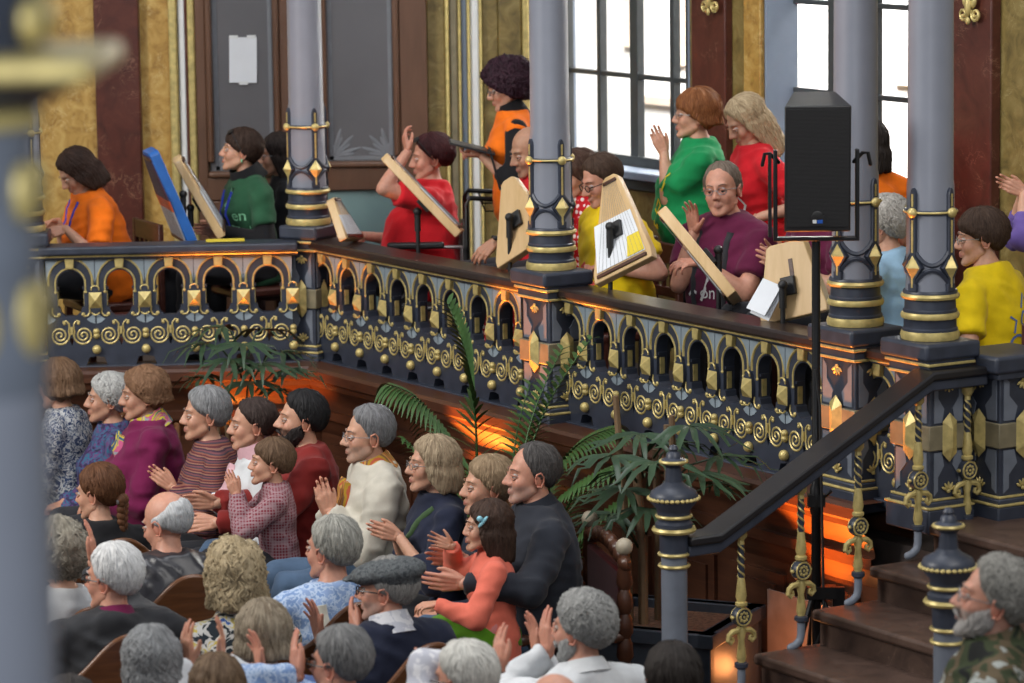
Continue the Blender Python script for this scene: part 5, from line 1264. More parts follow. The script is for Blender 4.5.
# wheelchair user
c = person('woman in a red T-shirt in a wheelchair, hand raised to her forehead', (430, 158), 18.98, 182, 'f', 1.0, floor=fl, s=1.02, lean=-5, hd=(4, -4, 0), hair=dict(style='back', T=(.020, .024, .030)), hcol=(.040, .010, .013), hstreak=(.09, .03, .03), width=1.25, belly=.07, skin='pink',
    top=C_RED, arms={-1: dict(px=(408, 151), dy=-.20, fd=(.25, .25, .95), pn=(.3, -.9, .2), kind='curl', pole=(-.5, .6, -.9)), 1: dict(px=(365, 236), dy=.05, fd=(0, .9, -.3), pn=(-1, 0, 0), kind='curl')}, kit=many(sunglasses, lambda c: lettering(c, '', P_WHITE, (-.05, 0, .10), .1, c['Lr'] @ np.array([.5, -.85, 0]), curves=[([(-.05, .0), (-.02, .02), (0, -.01), (.03, .01)], .012), ([(-.04, .04), (-.03, .06)], .012)])))
wc = thing('wheelchair', 'black wheelchair with push handles under the woman in red', 'wheelchair', (*c['root'][:2], fl), c['yaw']); sz = c['hz']-.11
bev(build(MB().box((0, .02, sz-.02), (.44, .44, .05)), 'seat', M_BLACK, wc), .015); bev(build(MB().box((0, -.22, sz+.2), (.42, .03, .40)), 'backrest', M_BLACK, wc), .01)
for q in (1, -1):
    build(MB().torus((0, 0, 0), .29, .014, 36, 8, T=roty(rad(90)), off=np.array([q*.28, -.10, .305])).torus((0, 0, 0), .255, .006, 36, 6, T=roty(rad(90)), off=np.array([q*.31, -.10, .305])), 'wheel', M_BLACK, wc)
    sp = MB()
    for k in range(10): sp.tube([np.array([q*.28, -.10, .305]), np.array([q*.28, -.10+.285*math.cos(k*.628), .305+.285*math.sin(k*.628)])], .003, 5)
    build(sp, 'spokes', M_STEEL, wc); build(MB().torus((0, 0, 0), .06, .018, 20, 8, T=roty(rad(90)), off=np.array([q*.22, .36, .082])), 'caster', M_BLACK, wc)
    bev(build(MB().box((q*.25, .04, sz+.31), (.055, .30, .035)), 'armrest', M_BLACK, wc), .012)
    build(MB().tube([(q*.25, -.20, sz-.02), (q*.25, -.20, sz+.30), (q*.25, .18, sz+.30), (q*.25, .18, sz-.02), (q*.25, -.2, sz-.02)], .012, 8).tube([(q*.22, .20, sz-.02), (q*.22, .36, .12)], .012, 8), 'side_frame', M_STEEL, wc)
    build(MB().tube([(q*.20, -.23, .3), (q*.20, -.23, sz+.52), (q*.20, -.25, sz+.55), (q*.20, -.40, sz+.54)], .013, 8, round_ends=True).tube([(q*.20, -.30, sz+.545), (q*.20, -.33, sz+.48), (q*.20, -.40, sz+.48)], .005, 6), 'push_handle', M_BMETAL, wc)
    build(MB().box((q*.13, .44, .14), (.16, .12, .015)).tube([(q*.2, .3, sz-.03), (q*.2, .42, .15)], .011, 6), 'footrest', M_BMETAL, wc)
# conductor / page holder standing
c = person('curly dark-haired woman standing in an orange top over a black polo neck', (506, 88), 18.75, 184, 'f', .96, sit=False, floor=fl, lean=5, hd=(2, -14, 0), hair=dict(style='fringe', T=(.052, .055, .062), curly=.018, amp=.004, locks=420, lw=.007, low=[26, 16, -2, -18, -34, -46, -52, -55]), hcol=(.020, .008, .014), hstreak=(.06, .02, .035),
    glasses='thin', top=C_OR, sleeve='none', arms={-1: dict(px=(481, 155), dy=-.14, fd=(.15, .95, .0), pn=(.2, 0, .9), kind='grip'), 1: dict(px=(484, 151), dy=.12, fd=(-.3, .9, .1), pn=(-.4, 0, -.9), kind='curl')}, bottom=C_BLK)
for q in (1, -1):
    mb = MB(); E_, w_, _, _ = c['AR'][q]; s0 = c['S'][q]
    mb.tube([s0, s0*.5+E_*.5, E_], [.062, .055, .048], 12, round_ends=True); mb.tube([E_, E_*.55+w_*.45], [.048, .043], 12)
    V_, F_, _ = remesh(mb, .012, 2); mk('sleeve', V_, F_, C_BLK, c['body'], angle=None)
neck_ring(c, 'polo_neck', C_BLK, .068, .06, lumpy=.008)
bp = atY(472, 147, 18.6)
fo = thing('music_folder', 'open black music folder held out by the standing woman in orange', 'folder', bp, rad(2))
bev(build(MB().box((.0, 0, 0), (.24, .24, .012), T=roty(rad(15))), 'upper_cover', M_BLACK, fo), .003); bev(build(MB().box((.085, 0, -.135), (.012, .22, .22), T=roty(rad(-14))), 'lower_cover', M_BLACK, fo), .003)
c = person('bald man in a red T-shirt leaning forward, half hidden by the middle column', (529, 152), 18.10, 205, 'm', 1.0, floor=fl, s=1.03, lean=12, hd=(0, -16, 0), hair=dict(style='ring', locks=0, T=(.003, .003, .003), amp=.0008), hcol=(.10, .075, .065), brow=(.06, .04, .03), skin='tan', top=C_RED, beard=((.17, .12, .10), .35), width=1.1, belly=.03,
    arms={-1: dict(px=(494, 243), dy=-.55, fd=(0, .8, -.6), pn=(.4, .3, -.8), kind='curl'), 1: dict(px=(515, 240), dy=.0, fd=(-.2, .9, -.2), pn=(-.4, 0, -.9))}, headk=(1.0, 1.06, .3, False))
E_, w_, Mx_, _ = c['AR'][-1]; wt = MB(); wt.torus((0, 0, 0), .033, .006, 20, 6, T=np.column_stack([Mx_[:, 0], Mx_[:, 2], Mx_[:, 1]]), off=w_*.94+E_*.06); wt.ell(w_*.94+E_*.06+Mx_[:, 2]*.034, (.016, .016, .012), 10, 8); build(wt, 'wristwatch', M_BLACK, c['body']); stage_chair('red-brown chair under the bald man in red', c)
c = person('person in a red and white polka-dot dress, mostly behind the middle column', (577, 174), 17.95, 205, 'f', .96, floor=fl, lean=10, hd=(0, -18, 0), hair=dict(style='pageboy', T=(.016, .018, .024), L=.06), hcol=(.055, .028, .020), hstreak=(.11, .06, .04), top=C_DOT, sleeve='short', bottom=C_DOT, skirt=True); stage_chair('red-brown chair under the person in the polka-dot dress', c)
c = person('man in a yellow T-shirt and dark-rimmed glasses looking down at his board instrument', (601, 181), 17.45, 206, 'm', 1.0, floor=fl, s=1.0, lean=9, hd=(0, -18, 0), hair=dict(style='short', T=(.018, .010, .013)), hcol=(.055, .032, .022), hstreak=(.10, .06, .04), glasses='dark', top=C_YEL, skin='pink', width=1.1, belly=.03,
    arms={1: dict(px=(592, 268), dy=.0), -1: dict(px=(612, 268), dy=-.15)}, bottom=C_BLK, kit=lambda c: lettering(c, '', P_PINK, (.0, .1, .16), .1, c['Lr'] @ np.array([0, -1, 0]), curves=[([(-.08, -.03), (-.02, .02), (.03, -.02), (.08, .0)], .02), ([(-.07, -.06), (.07, -.07)], .018), ([(-.05, .06), (0, .09), (.04, .05)], .018)])); stage_chair('red-brown chair under the man in the yellow T-shirt', c)
c = person('woman in a bright green T-shirt standing with her palms pressed together', (695, 115), 17.75, 182, 'f', 1.0, sit=False, floor=fl, lean=0, hd=(0, 2, 0), hair=dict(style='pageboy', T=(.026, .024, .030), L=.045, cw=.002, low=[18, 15, 6, -10, -24, -40, -58, -62]), hcol=(.16, .052, .016), hstreak=(.34, .14, .05), glasses='thin', top=C_GR, width=1.25, belly=.06,
    arms=dict(clap=(657, 137, -.02, (0, .40, .92), .014)), bottom=C_BLK, kit=lambda c: lettering(c, '', P_YPRINT, (-.02, .1, .24), .1, c['Lr'] @ np.array([.35, -1, 0]), curves=[([(-.03, -.06), (0, -.02), (.02, -.05), (0, -.09), (-.04, -.07)], .014), ([(.02, .02), (.05, .06), (.03, .09), (.06, .11)], .012), ([(-.05, -.14), (.0, -.16)], .03)]))
c = person('woman with long blonde hair in a red T-shirt, standing with her head bowed', (745, 121), 17.30, 196, 'f', .97, sit=False, floor=fl, lean=8, hd=(6, -30, 0), hair=dict(style='longish', T=(.018, .016, .022), L=.24, cw=.0, ne=84), hcol=(.42, .30, .17), hstreak=(.66, .54, .36), brow=(.2, .13, .08), top=C_RED, width=1.05,
    arms={-1: dict(px=(757, 218), dy=-.22, fd=(.1, .4, -.9), pn=(.9, 0, 0)), 1: dict(px=(735, 222), dy=.15, fd=(0, .6, -.7), pn=(-1, 0, 0))}, kit=lambda c: lettering(c, '', P_SILVER, (-.03, .1, .22), .1, c['Lr'] @ np.array([.45, -1, 0]), curves=[([(-.07, -.05), (-.05, -.02), (-.03, -.05), (-.05, -.08), (-.07, -.05)], .012), ([(.0, .06), (.03, .02), (.0, -.03), (.05, -.05)], .014), ([(-.08, -.10), (0, -.12), (.07, -.08)], .012)]))
c = person('elderly man in a maroon T-shirt and dark braces, glasses on, raising one open hand', (722, 190), 16.75, 226, 'm', 1.03, floor=fl, s=1.05, lean=8, hd=(22, 2, 6), hair=dict(style='receding', T=(.012, .010, .014)), hcol=(.13, .095, .07), hstreak=(.28, .23, .19), glasses='thin', top=C_MAR, skin='pink', width=1.15, belly=.04, headk=(1.05, 1.10, .5, False),
    arms={1: dict(px=(694, 232), dy=.02, fd=(-.1, .25, 1), pn=(0, .95, .1), kind='spread'), -1: dict(px=(700, 262), dy=-.25, fd=(.4, .9, 0), pn=(.3, 0, -.9), kind='curl')}, kit=many(braces(M_BRACE), lambda c: lettering(c, 'on', P_WHITE, (.01, .1, .17), .085, c['Lr'] @ np.array([.1, -1, 0]), curves=[([(-.045, -.015), (-.02, .03), (.0, .1), (.012, .15), (.0, .16), (-.005, .1)], .014), ([(-.13, .0), (-.10, .03), (-.07, .02)], .014)]))); stage_chair('red-brown chair under the elderly man in maroon', c)
c = person('person in a maroon T-shirt hidden behind the loudspeaker, clapping hands showing beside it', (817, 176), 16.15, 205, 'm', 1.0, floor=fl, s=1.05, lean=6, hair=dict(style='short', T=(.016, .012, .016)), hcol=(.09, .06, .045), top=C_MAR, arms={1: dict(px=(782, 262), dy=.0, fd=(-.1, .85, .5), pn=(-.9, 0, 0), kind='spread'), -1: dict(px=(788, 268), dy=-.16, fd=(.1, .85, .45), pn=(.9, 0, 0), kind='flat')}); stage_chair('red-brown chair behind the loudspeaker pole', c)
c = person('person with short curly grey hair in a light blue shirt, seen between two columns', (884, 224), 15.45, 150, 'f', .97, floor=fl, lean=4, hair=dict(style='fringe', T=(.022, .024, .028), curly=.008), hcol=(.32, .30, .27), hstreak=(.55, .52, .48), top=C_LB, sleeve='long', width=1.2, belly=.04); stage_chair('red-brown chair under the person in the light blue shirt', c)
c = person('person in an orange T-shirt standing by the far window, almost hidden by a column', (868, 146), 16.9, 100, 'f', .97, sit=False, floor=fl, hair=dict(style='bob', T=(.025, .028, .03), L=.12, cw=.01), hcol=(.02, .014, .012), top=C_OR)
c = person('woman in a yellow T-shirt with blue back print, seated by the end pier', (980, 238), 15.05, 146, 'f', .98, floor=fl, s=1.0, lean=8, hd=(32, -4, 0), hair=dict(style='fringe', T=(.022, .022, .026)), hcol=(.045, .026, .018), hstreak=(.09, .055, .038), glasses='thin', top=C_YEL, width=1.2, belly=.05,
    arms={-1: dict(px=(958, 318), dy=-.10, fd=(.1, .95, .0), pn=(.4, 0, -.9)), 1: dict(px=(960, 312), dy=.15, fd=(-.1, .95, 0), pn=(-.4, 0, -.9))}, kit=lambda c: lettering(c, '', P_BLUEP, (-.02, -.1, .22), .1, c['Lr'] @ np.array([.2, 1, 0]), curves=[([(.03+.028*math.cos(t_), .05+.035*math.sin(t_)) for t_ in np.linspace(0, 6.3, 14)], .010), ([(.06, .12), (.05, .16), (.02, .10)], .010), ([(-.03+.04*math.cos(t_), -.06+.05*math.sin(t_)) for t_ in np.linspace(.5, 6, 14)], .011), ([(-.05, .0), (-.03, .05), (-.06, .07)], .010)])); stage_chair('red-brown chair under the woman in the yellow T-shirt with back print', c)
c = person('person in a purple sleeve clapping, beside the marble pilaster, mostly out of view', (1066, 178), 15.4, 184, 'f', 1.0, sit=False, floor=fl, hair=dict(style='fringe'), hcol=(.08, .05, .035), top=cloth('purple_cloth', (.13, .085, .30)), sleeve='three', arms=dict(clap=(1006, 184, -.05, (0, .86, .42), .012)))
# ------------------------------------------------------------------ board instruments on their stands
M_BLUEB = paint('blue_board_edge', (.02, .12, .42), .4); M_DPURP = paint('dark_purple_sheet', (.05, .025, .06), .5); M_OSHEET = paint('orange_red_sheet', (.55, .10, .03), .5); M_GSHEET = paint('grey_sheet', (.42, .42, .44), .5)
mP, nP, bP = nodes('clear_plastic'); setb(bP, (.7, .72, .75), .15); bP.inputs['Transmission Weight'].default_value = .0; bP.inputs['Alpha'].default_value = .25
def harp(label, top, bot, wv, wb=.36, wt=.09, th=.045, side=1, sheet=True, yellow=False, mat=None, slot=False, floor=None, pic=False, stand=True, soff=0.0):
    top = np.asarray(top); bot = np.asarray(bot); a = unit(top-bot); L = np.linalg.norm(top-bot); w = unit(np.asarray(wv, float)-a*(np.asarray(wv) @ a)); n = np.cross(w, a)*side; w = np.cross(a, n)
    t = thing('board_zither', label, 'instrument', bot, 0, 'board zithers of the players'); R = np.column_stack([w, -n, a])      # local: x width, -y = front (n), z up the board
    mt = mat or M_MAPLE
    P = [(-wb/2, 0), (wb/2, 0), (wb/2, L*.10), (wt/2+.01, L*.97), (wt/2-.01, L), (-wt/2+.01, L), (-wt/2-.01, L*.97), (-wb/2, L*.10)]
    bev(build(MB().prism(P, -th/2, th/2, T=R), 'soundbox', mt, t), .005)
    st = MB()
    for i in range(12):
        x = -wb*.40+wb*.80*i/11; st.tube([R @ np.array([x, -th/2-.008, L*.05]), R @ np.array([x*.55*wt/wb*2, -th/2-.008, L*.93])], .0007, 4)
    build(st, 'strings', M_STEEL, t)
    bev(build(MB().box((0, -th/2-.004, L*.05), (wb*.86, .012, .018), T=R), 'string_bridge', M_DWOOD, t), .003); bev(build(MB().box((0, -th/2-.004, L*.93), (wt*1.1, .012, .016), T=R), 'string_bridge', M_DWOOD, t), .003)
    if sheet:
        build(MB().prism([(-wb*.42, L*.09), (wb*.42, L*.09), (wb*.27, L*.56), (-wb*.36, L*.56)], -th/2-.005, -th/2-.003, T=R), 'note_sheet', M_PAPER, t)
        if yellow: build(MB().prism([(wb*.12, L*.10), (wb*.41, L*.10), (wb*.36, L*.30), (wb*.16, L*.30)], -th/2-.008, -th/2-.006, T=R), 'yellow_sheet', M_YPAPER, t)
    if slot:
        build(MB().box((-.02, th/2+.001, L*.62), (.02, .004, .10), T=R), 'sound_slot', M_DWOOD, t)
    if pic:
        build(MB().prism([(-wb*.44, L*.5), (wb*.44, L*.5), (wt*.5, L*.96), (-wt*.5, L*.96)], -th/2-.006, -th/2-.002, T=R), 'dark_sheet', M_DPURP, t); build(MB().prism([(-wb*.44, L*.38), (wb*.44, L*.38), (wb*.44, L*.5), (-wb*.44, L*.5)], -th/2-.006, -th/2-.002, T=R), 'orange_sheet', M_OSHEET, t)
        build(MB().prism([(-wb*.44, L*.06), (wb*.44, L*.06), (wb*.44, L*.38), (-wb*.44, L*.38)], -th/2-.006, -th/2-.002, T=R), 'grey_sheet', M_GSHEET, t)
    if stand:
        fl_ = ZS if floor is None else floor; m = bot+a*L*.42+R @ np.array([soff, 0, 0]); yb = th/2 if side*1 else th/2
        s = thing('zither_stand', 'black stand clamped under the '+label.split(',')[0], 'stand', (m[0], m[1], fl_), 0, 'black zither stands'); c0 = np.array([0, 0, m[2]-fl_])
        yo = R @ np.array([0, stand*(th/2+.012), 0]); h = c0+yo*2.2
        bev(build(MB().box((0, stand*(th/2+.011), 0), (.07, .02, .08), T=R, off=c0), 'clamp', M_BLACK, s), .004)
        build(MB().ell(h, (.022, .022, .022), 10, 8).tube([h, h*[1, 1, 0]+[0, 0, h[2]-.10]], .016, 10), 'joint', M_BLACK, s)
        build(MB().tube([h*[1, 1, 0]+[0, 0, .18], h*[1, 1, 0]+[0, 0, h[2]-.05]], .011, 10), 'pole', M_BLACK, s)
        for k in range(3):
            q = rotz(rad(20+120*k)) @ np.array([.22, 0, 0]); build(MB().tube([h*[1, 1, 0]+[0, 0, .22], h*[1, 1, 0]+q+[0, 0, .012]], .009, 8, round_ends=True), 'leg', M_BLACK, s)
    return t
harp('blue-edged board zither, with a picture sheet on it', atY(150, 150, 18.85), atY(186, 240, 18.95), (-.35, 1, 0), .30, .14, .055, -1, False, mat=M_BLUEB, pic=True, soff=-.05)
harp('wooden board zither, between the blue-edged board and the woman in dark green', atY(176, 157, 19.05), atY(222, 232, 19.1), (-.02, 1, 0), .32, .10, .045, 1)
harp('pale wooden board zither, its tip peeping out beside the corner column', atY(332, 199, 18.55), atY(352, 240, 18.5), (.2, 1, 0), .30, .08, .045, 1, stand=0)
harp('wooden board zither, seen edge-on before the wheelchair user in red', atY(384, 156, 18.3), atY(460, 234, 18.25), (-.06, 1, 0), .34, .09, .045, 1)
harp('tapered wooden board zither, of the bald man in red', atY(510, 180, 17.45), atY(527, 252, 17.2), (.75, -.75, 0), .36, .07, .045, -1, sheet=False)
harp('tapered board zither with white and yellow note sheets, of the man in yellow', atY(612, 177, 16.75), atY(626, 272, 16.45), (.72, -.70, 0), .34, .07, .045, 1, yellow=True, stand=-1)
harp('wooden board zither, seen edge-on before the elderly man in maroon', atY(662, 210, 16.1), atY(735, 299, 15.95), (-.06, 1, 0), .34, .09, .05, -1)
harp('wooden board zither with a sound slot, beside the loudspeaker pole', atY(787, 243, 15.45), atY(797, 318, 15.35), (.8, -.6, 0), .34, .17, .05, -1, sheet=False, slot=True, stand=1)
p = atY(764, 297, 15.35)
nb_ = thing('paper_booklet', 'white folded paper standing behind the rail near the loudspeaker pole', 'paper', p, rad(-30))
build(MB().box((0, 0, 0), (.10, .004, .15), T=rotx(rad(-30)) @ roty(rad(18))), 'front_sheet', M_PAPER, nb_); build(MB().box((.012, .02, -.01), (.10, .004, .15), T=rotx(rad(-24)) @ roty(rad(18))), 'back_sheet', M_PAPER, nb_)
p = atY(226, 236, 18.72); p[2] = 1.8
yb_ = thing('yellow_booklet', 'yellow paper lying on the balustrade rail below the woman in dark green', 'paper', (p[0], LP(1.0)[1]+.02, 1.798), rad(6))
build(MB().box((0, 0, .004), (.20, .10, .004)), 'cover', M_YPAPER, yb_); build(MB().box((.0, .004, .0015), (.195, .095, .003)), 'pages', M_PAPER, yb_)
# gilt wall ornaments above the marble pilasters
for lab_, px_, py_ in (('gilt scroll ornament on the pilaster behind the woman in yellow', 972, 10), ('gilt scroll ornament high on the pilaster above the woman in bright green', 712, 2)):
    tt, zz = onwall(px_, py_, OW-.07); o3 = RP(tt, OW-.085, zz)
    g_ = thing('wall_ornament', lab_, 'ornament', o3, AR, 'gilt wall ornaments'); m_ = MB()
    for s in (-1, 1):
        m_.tube([(x*1.0, 0, z) for x, _, z in spiral(s*.045, -.02, .006, .034, 1.6, 40 if s < 0 else 140, -s, 0, 20)], .008, 6); m_.ell((s*.03, 0, .035), (.018, .012, .03), 8, 6, R=roty(s*.5))
    m_.ell((0, -.01, .02), (.02, .016, .05), 10, 8).ell((0, -.01, -.05), (.014, .012, .02), 8, 6); build(m_, 'scrollwork', M_GOLD, g_)
# ------------------------------------------------------------------ the audience
F_BLOUSE = cloth_blotch('navy_white_blouse', [(.04, .06, .13), (.55, .56, .55), (.05, .08, .17), (.60, .60, .58)], 16, 2.5, 4, stops=[0, .44, .52, .62])
F_BLUEPUR = cloth_blotch('blue_purple_knit', [(.03, .03, .07), (.09, .04, .14), (.03, .13, .22), (.12, .06, .16)], 13, 3, 3, stops=[0, .42, .5, .58])
F_MAG = cloth('magenta_wool', (.15, .010, .060)); F_STRIPE = cloth_stripes('striped_knit', [(.12, .03, .04), (.25, .10, .07), (.07, .05, .07), (.19, .07, .08), (.06, .03, .05), (.28, .14, .10)], 9, 'Z', 1.2)
F_WHITE = cloth('white_cotton', (.62, .64, .66)); F_PINK = cloth('pink_scarf', (.62, .38, .42)); F_PLAID = cloth_plaid('red_check_shirt', (.19, .030, .045), (.34, .24, .26), 24)
F_RJ = cloth('dark_red_fleece', (.20, .018, .016)); F_CREAM = cloth('cream_canvas', (.50, .47, .40)); F_NAVY = cloth('navy_cotton', (.014, .018, .038)); F_DNAVY = cloth('dark_navy_knit', (.020, .023, .032)); F_CORAL = cloth('coral_knit', (.66, .15, .10))
F_ROSE = cloth('pink_dress', (.55, .20, .19)); F_LIME = cloth('green_skirt', (.075, .21, .010)); F_CHARC = cloth('charcoal_suit', (.030, .031, .035)); F_LEATH = paint('dark_leather', (.022, .022, .028), .35); F_FLORAL = cloth_blotch('floral_blouse', [(.03, .04, .05), (.62, .61, .58), (.60, .48, .10), (.66, .65, .62), (.06, .13, .40)], 13, 1.5, 3, stops=[0, .44, .53, .58, .66])
F_LBSH = cloth_blotch('blue_print_shirt', [(.18, .28, .50), (.42, .52, .68), (.24, .34, .56)], 42, .5, 2, stops=[0, .45, .56]); F_BLUE = cloth('blue_cotton', (.10, .16, .36)); F_CAP = cloth_blotch('grey_tweed', [(.05, .055, .06), (.11, .12, .125), (.075, .08, .085)], 60, .5, 3, stops=[0, .45, .55]); F_LSC = cloth_blotch('pale_scarf', [(.45, .46, .52), (.62, .62, .65)], 20, 1, 3, stops=[0, .5])
F_CAMO = cloth_blotch('camouflage_cloth', [(.012, .013, .012), (.035, .045, .022), (.10, .075, .045), (.30, .32, .30), (.03, .04, .02)], 6.5, 1.2, 2, stops=[0, .40, .49, .58, .66]); F_RAIN = cloth_blotch('multicolour_scarf', [(.05, .12, .20), (.55, .45, .05), (.50, .10, .22), (.30, .32, .36), (.60, .52, .10)], 10, 1.5, 2, stops=[0, .42, .5, .56, .62]); F_OSC = cloth_stripes('orange_striped_scarf', [(.45, .10, .05), (.42, .25, .03), (.20, .10, .05), (.55, .30, .08)], 16, 'X', 1)
def _lap(c, d=0): return c
HC = 'wooden hall chairs in the audience'
def seated(chair, *a, **k): c = person(*a, **k); hall_chair(chair, c); return c
GREY = (.20, .20, .205); LGREY = (.42, .42, .42); WHT = (.58, .58, .58)
# row along the stage, left to right
seated('wooden chair under the woman in the navy and white blouse', 'woman with brown bobbed hair in a navy and white patterned blouse, face turned away', (57, 385), 17.6, 168, 'f', 1.0, hd=(-14, -4, 0), hair=dict(style='pageboy', T=(.024, .026, .03), L=.05, cw=.003), hcol=(.12, .065, .035), hstreak=(.24, .15, .09), top=F_BLOUSE, sleeve='long', width=1.12)
seated('wooden chair under the grey-haired woman in the blue and purple top', 'grey-haired woman in a blue and purple patterned top, seated in profile', (107, 399), 17.25, 190, 'f', .98, hd=(0, 2, 0), hair=dict(style='fringe', T=(.020, .024, .026), curly=.006, low=[40, 34, 20, -2, -20, -30, -46, -52]), hcol=(.34, .34, .33), hstreak=(.62, .62, .60), skin='old', top=F_BLUEPUR, sleeve='long', width=1.15, belly=.04)
seated('wooden chair under the woman in the magenta cardigan', 'woman with red-brown hair in a magenta cardigan and multicoloured scarf', (142, 395), 16.9, 192, 'f', 1.0, hd=(0, -2, 0), hair=dict(style='pageboy', T=(.030, .028, .032), curly=.004, low=[40, 32, 14, -4, -20, -38, -56, -60], L=.035), hcol=(.17, .085, .045), hstreak=(.32, .19, .11), skin='old', top=F_MAG, sleeve='long', width=1.25, belly=.05, jacket=True, kit=scarf(F_RAIN, ((.06, .48), (-.03, .48)), .088, .05, .14, .085))
seated('wooden chair under the woman in the striped sweater', 'woman with short grey hair and dangling earring in a striped sweater, clapping', (204, 415), 16.4, 192, 'f', 1.0, hd=(2, 2, 0), hair=dict(style='short', T=(.024, .020, .024), low=[46, 40, 24, 8, -6, -20, -42, -48]), hcol=(.16, .165, .17), hstreak=(.36, .36, .37), top=F_STRIPE, sleeve='long', width=1.08, arms=dict(clap=(158, 476, -.12, (0, .75, .62), .018)),
       kit=lambda c: build(MB().ell(c['put']([(-.079, -.012, -.05)])[0], (.006, .004, .013), 8, 6), 'earring', M_BLACK, c['body']))
seated('wooden chair under the woman with the pink scarf', 'woman with dark hair tied back and a pink scarf over a white top', (251, 425), 16.1, 192, 'f', .97, hd=(0, 2, 0), hair=dict(style='back', T=(.012, .014, .022), extra=MB().ell((0, -.120, .0), (.035, .03, .035), 12, 8)), hcol=(.035, .022, .020), hstreak=(.07, .05, .042), top=F_WHITE, sleeve='long', arms={1: dict(px=(212, 500), dy=.0, fd=(0, 1, 0), pn=(-1, 0, 0), kind='flat'), -1: dict(px=(228, 505), dy=-.05, fd=(0, 1, .1), pn=(1, 0, 0))}, kit=scarf(F_PINK, ((.03, .48),), .088, .06, .25, .09))
seated('wooden chair under the bearded man in dark red', 'bearded man with black hair in a dark red jacket, arms around the boy', (300, 420), 15.85, 190, 'm', 1.0, hd=(2, 6, 0), hair=dict(style='short', T=(.026, .016, .022)), hcol=(.012, .011, .012), hstreak=(.03, .03, .032), beard=((.022, .018, .018), 1.0, .009), top=F_RJ, sleeve='long', jacket=True, width=1.12, bottom=M_JEANS,
       arms={-1: dict(px=(216, 523), dy=-.30, fd=(.1, .95, -.05), pn=(.9, 0, -.4), kind='flat'), 1: dict(px=(216, 503), dy=-.02, fd=(-.1, .95, .1), pn=(-.9, 0, 0), kind='flat')})
c = person('small boy with brown hair in a red checked shirt, clapping on the bearded man\'s lap', (270, 463), 15.52, 186, 'm', .86, s=.70, floor=.36, hd=(0, 6, 0), hair=dict(style='fringe', T=(.020, .020, .022), low=[30, 26, 20, 4, -10, -20, -36, -40]), hcol=(.10, .058, .034), hstreak=(.19, .12, .07), top=F_PLAID, sleeve='long', headk=(.7, 1.0, .4, True), arms=dict(clap=(229, 476, -.06, (0, .35, .93), .035)), knee_out=.09)
seated('wooden chair under the man in the cream jacket', 'grey-haired man with glasses in a cream jacket and orange scarf, clapping', (367, 436), 15.3, 196, 'm', 1.0, hd=(-2, 2, 0), hair=dict(style='short', T=(.024, .008, .015), low=[56, 50, 36, 20, -8, -16, -38, -44]), hcol=(.13, .13, .135), hstreak=(.30, .30, .31), glasses='thin', beard=((.26, .23, .21), .5), top=F_CREAM, sleeve='long', jacket=True, width=1.08, arms=dict(clap=(323, 494, -.10, (0, .25, .97), .02)), kit=scarf(F_OSC, ((.035, .48), (-.03, .48)), .080, .05, .22, .06), bottom=M_JEANS)
seated('wooden chair under the blonde woman in navy', 'woman with a blonde streaked bob and glasses in a navy top, clapping', (431, 465), 14.95, 198, 'f', .98, hd=(-2, 4, 0), hair=dict(style='bob', T=(.018, .022, .026), L=.105, cw=.006, low=[40, 34, 14, -40, -58, -70, -80, -80]), hcol=(.26, .19, .12), hstreak=(.50, .40, .27), glasses='thin', top=F_NAVY, sleeve='three', arms=dict(clap=(379, 530, -.14, (0, .92, .35), .022)),
       kit=lambda c: front_band(c, 'bag_strap', cloth('green_strap', (.045, .085, .035)), [(-.10, .1, .46), (-.05, .1, .38), (0, .1, .30), (.06, .1, .2), (.11, .1, .1)], .030, .008))
seated('wooden chair under the fair-haired person next to the blonde woman', 'person with short fair hair in dark navy behind the little girl', (486, 487), 14.75, 196, 'f', 1.0, hd=(0, 4, 0), hair=dict(style='short', T=(.024, .020, .024), low=[44, 38, 26, 8, -12, -22, -44, -50]), hcol=(.22, .15, .085), hstreak=(.42, .31, .20), top=F_NAVY, sleeve='long')
def chair_carved(c):
    t = thing('carved_armchair', 'dark carved wooden armchair with pale knobs behind the man in the dark sweater', 'chair', (*c['root'][:2], 0), c['yaw']); seat = c['hz']-.10*c['s']; w = .30
    bev(build(MB().box((0, 0, seat-.05), (2*w, .52, .09)), 'seat', M_DWOOD, t), .02)
    prof = [(.03, 0)]; z = 0
    for i in range(9): prof += [(.032, .05+i*.1), (.022, .075+i*.1), (.036, .10+i*.1)]
    for q in (1, -1):
        build(MB().lathe(prof+[(.02, 1.02)], 12, off=np.array([q*w, -.27, 0])), 'carved_post', M_DWOOD, t); build(MB().ell((q*w, -.27, 1.05), (.036, .036, .036), 12, 8), 'post_knob', M_KNOB, t)
        build(MB().lathe([(r, z*.70) for r, z in prof], 12, off=np.array([q*w, .25, 0])), 'front_post', M_DWOOD, t)
        sc_ = MB()
        for i in range(7): sc_.ell((q*w, -.24+.08*i, .68+.012*math.sin(i*1.7)), (.03, .045, .026), 8, 6)
        build(sc_, 'armrest', M_DWOOD, t)
    bev(build(MB().box((0, -.27, .80), (2*w-.04, .04, .30)), 'back_panel', cloth('red_plush', (.10, .008, .008)), t), .01)
    cr = MB()
    for i in range(9): x = -w+2*w*i/8; cr.ell((x, -.27, .98+.05*math.cos(x/w*1.5)), (.05, .03, .035), 8, 6)
    build(cr, 'crest', M_DWOOD, t)
M_KNOB = paint('ivory_knob', (.36, .31, .23), .5)
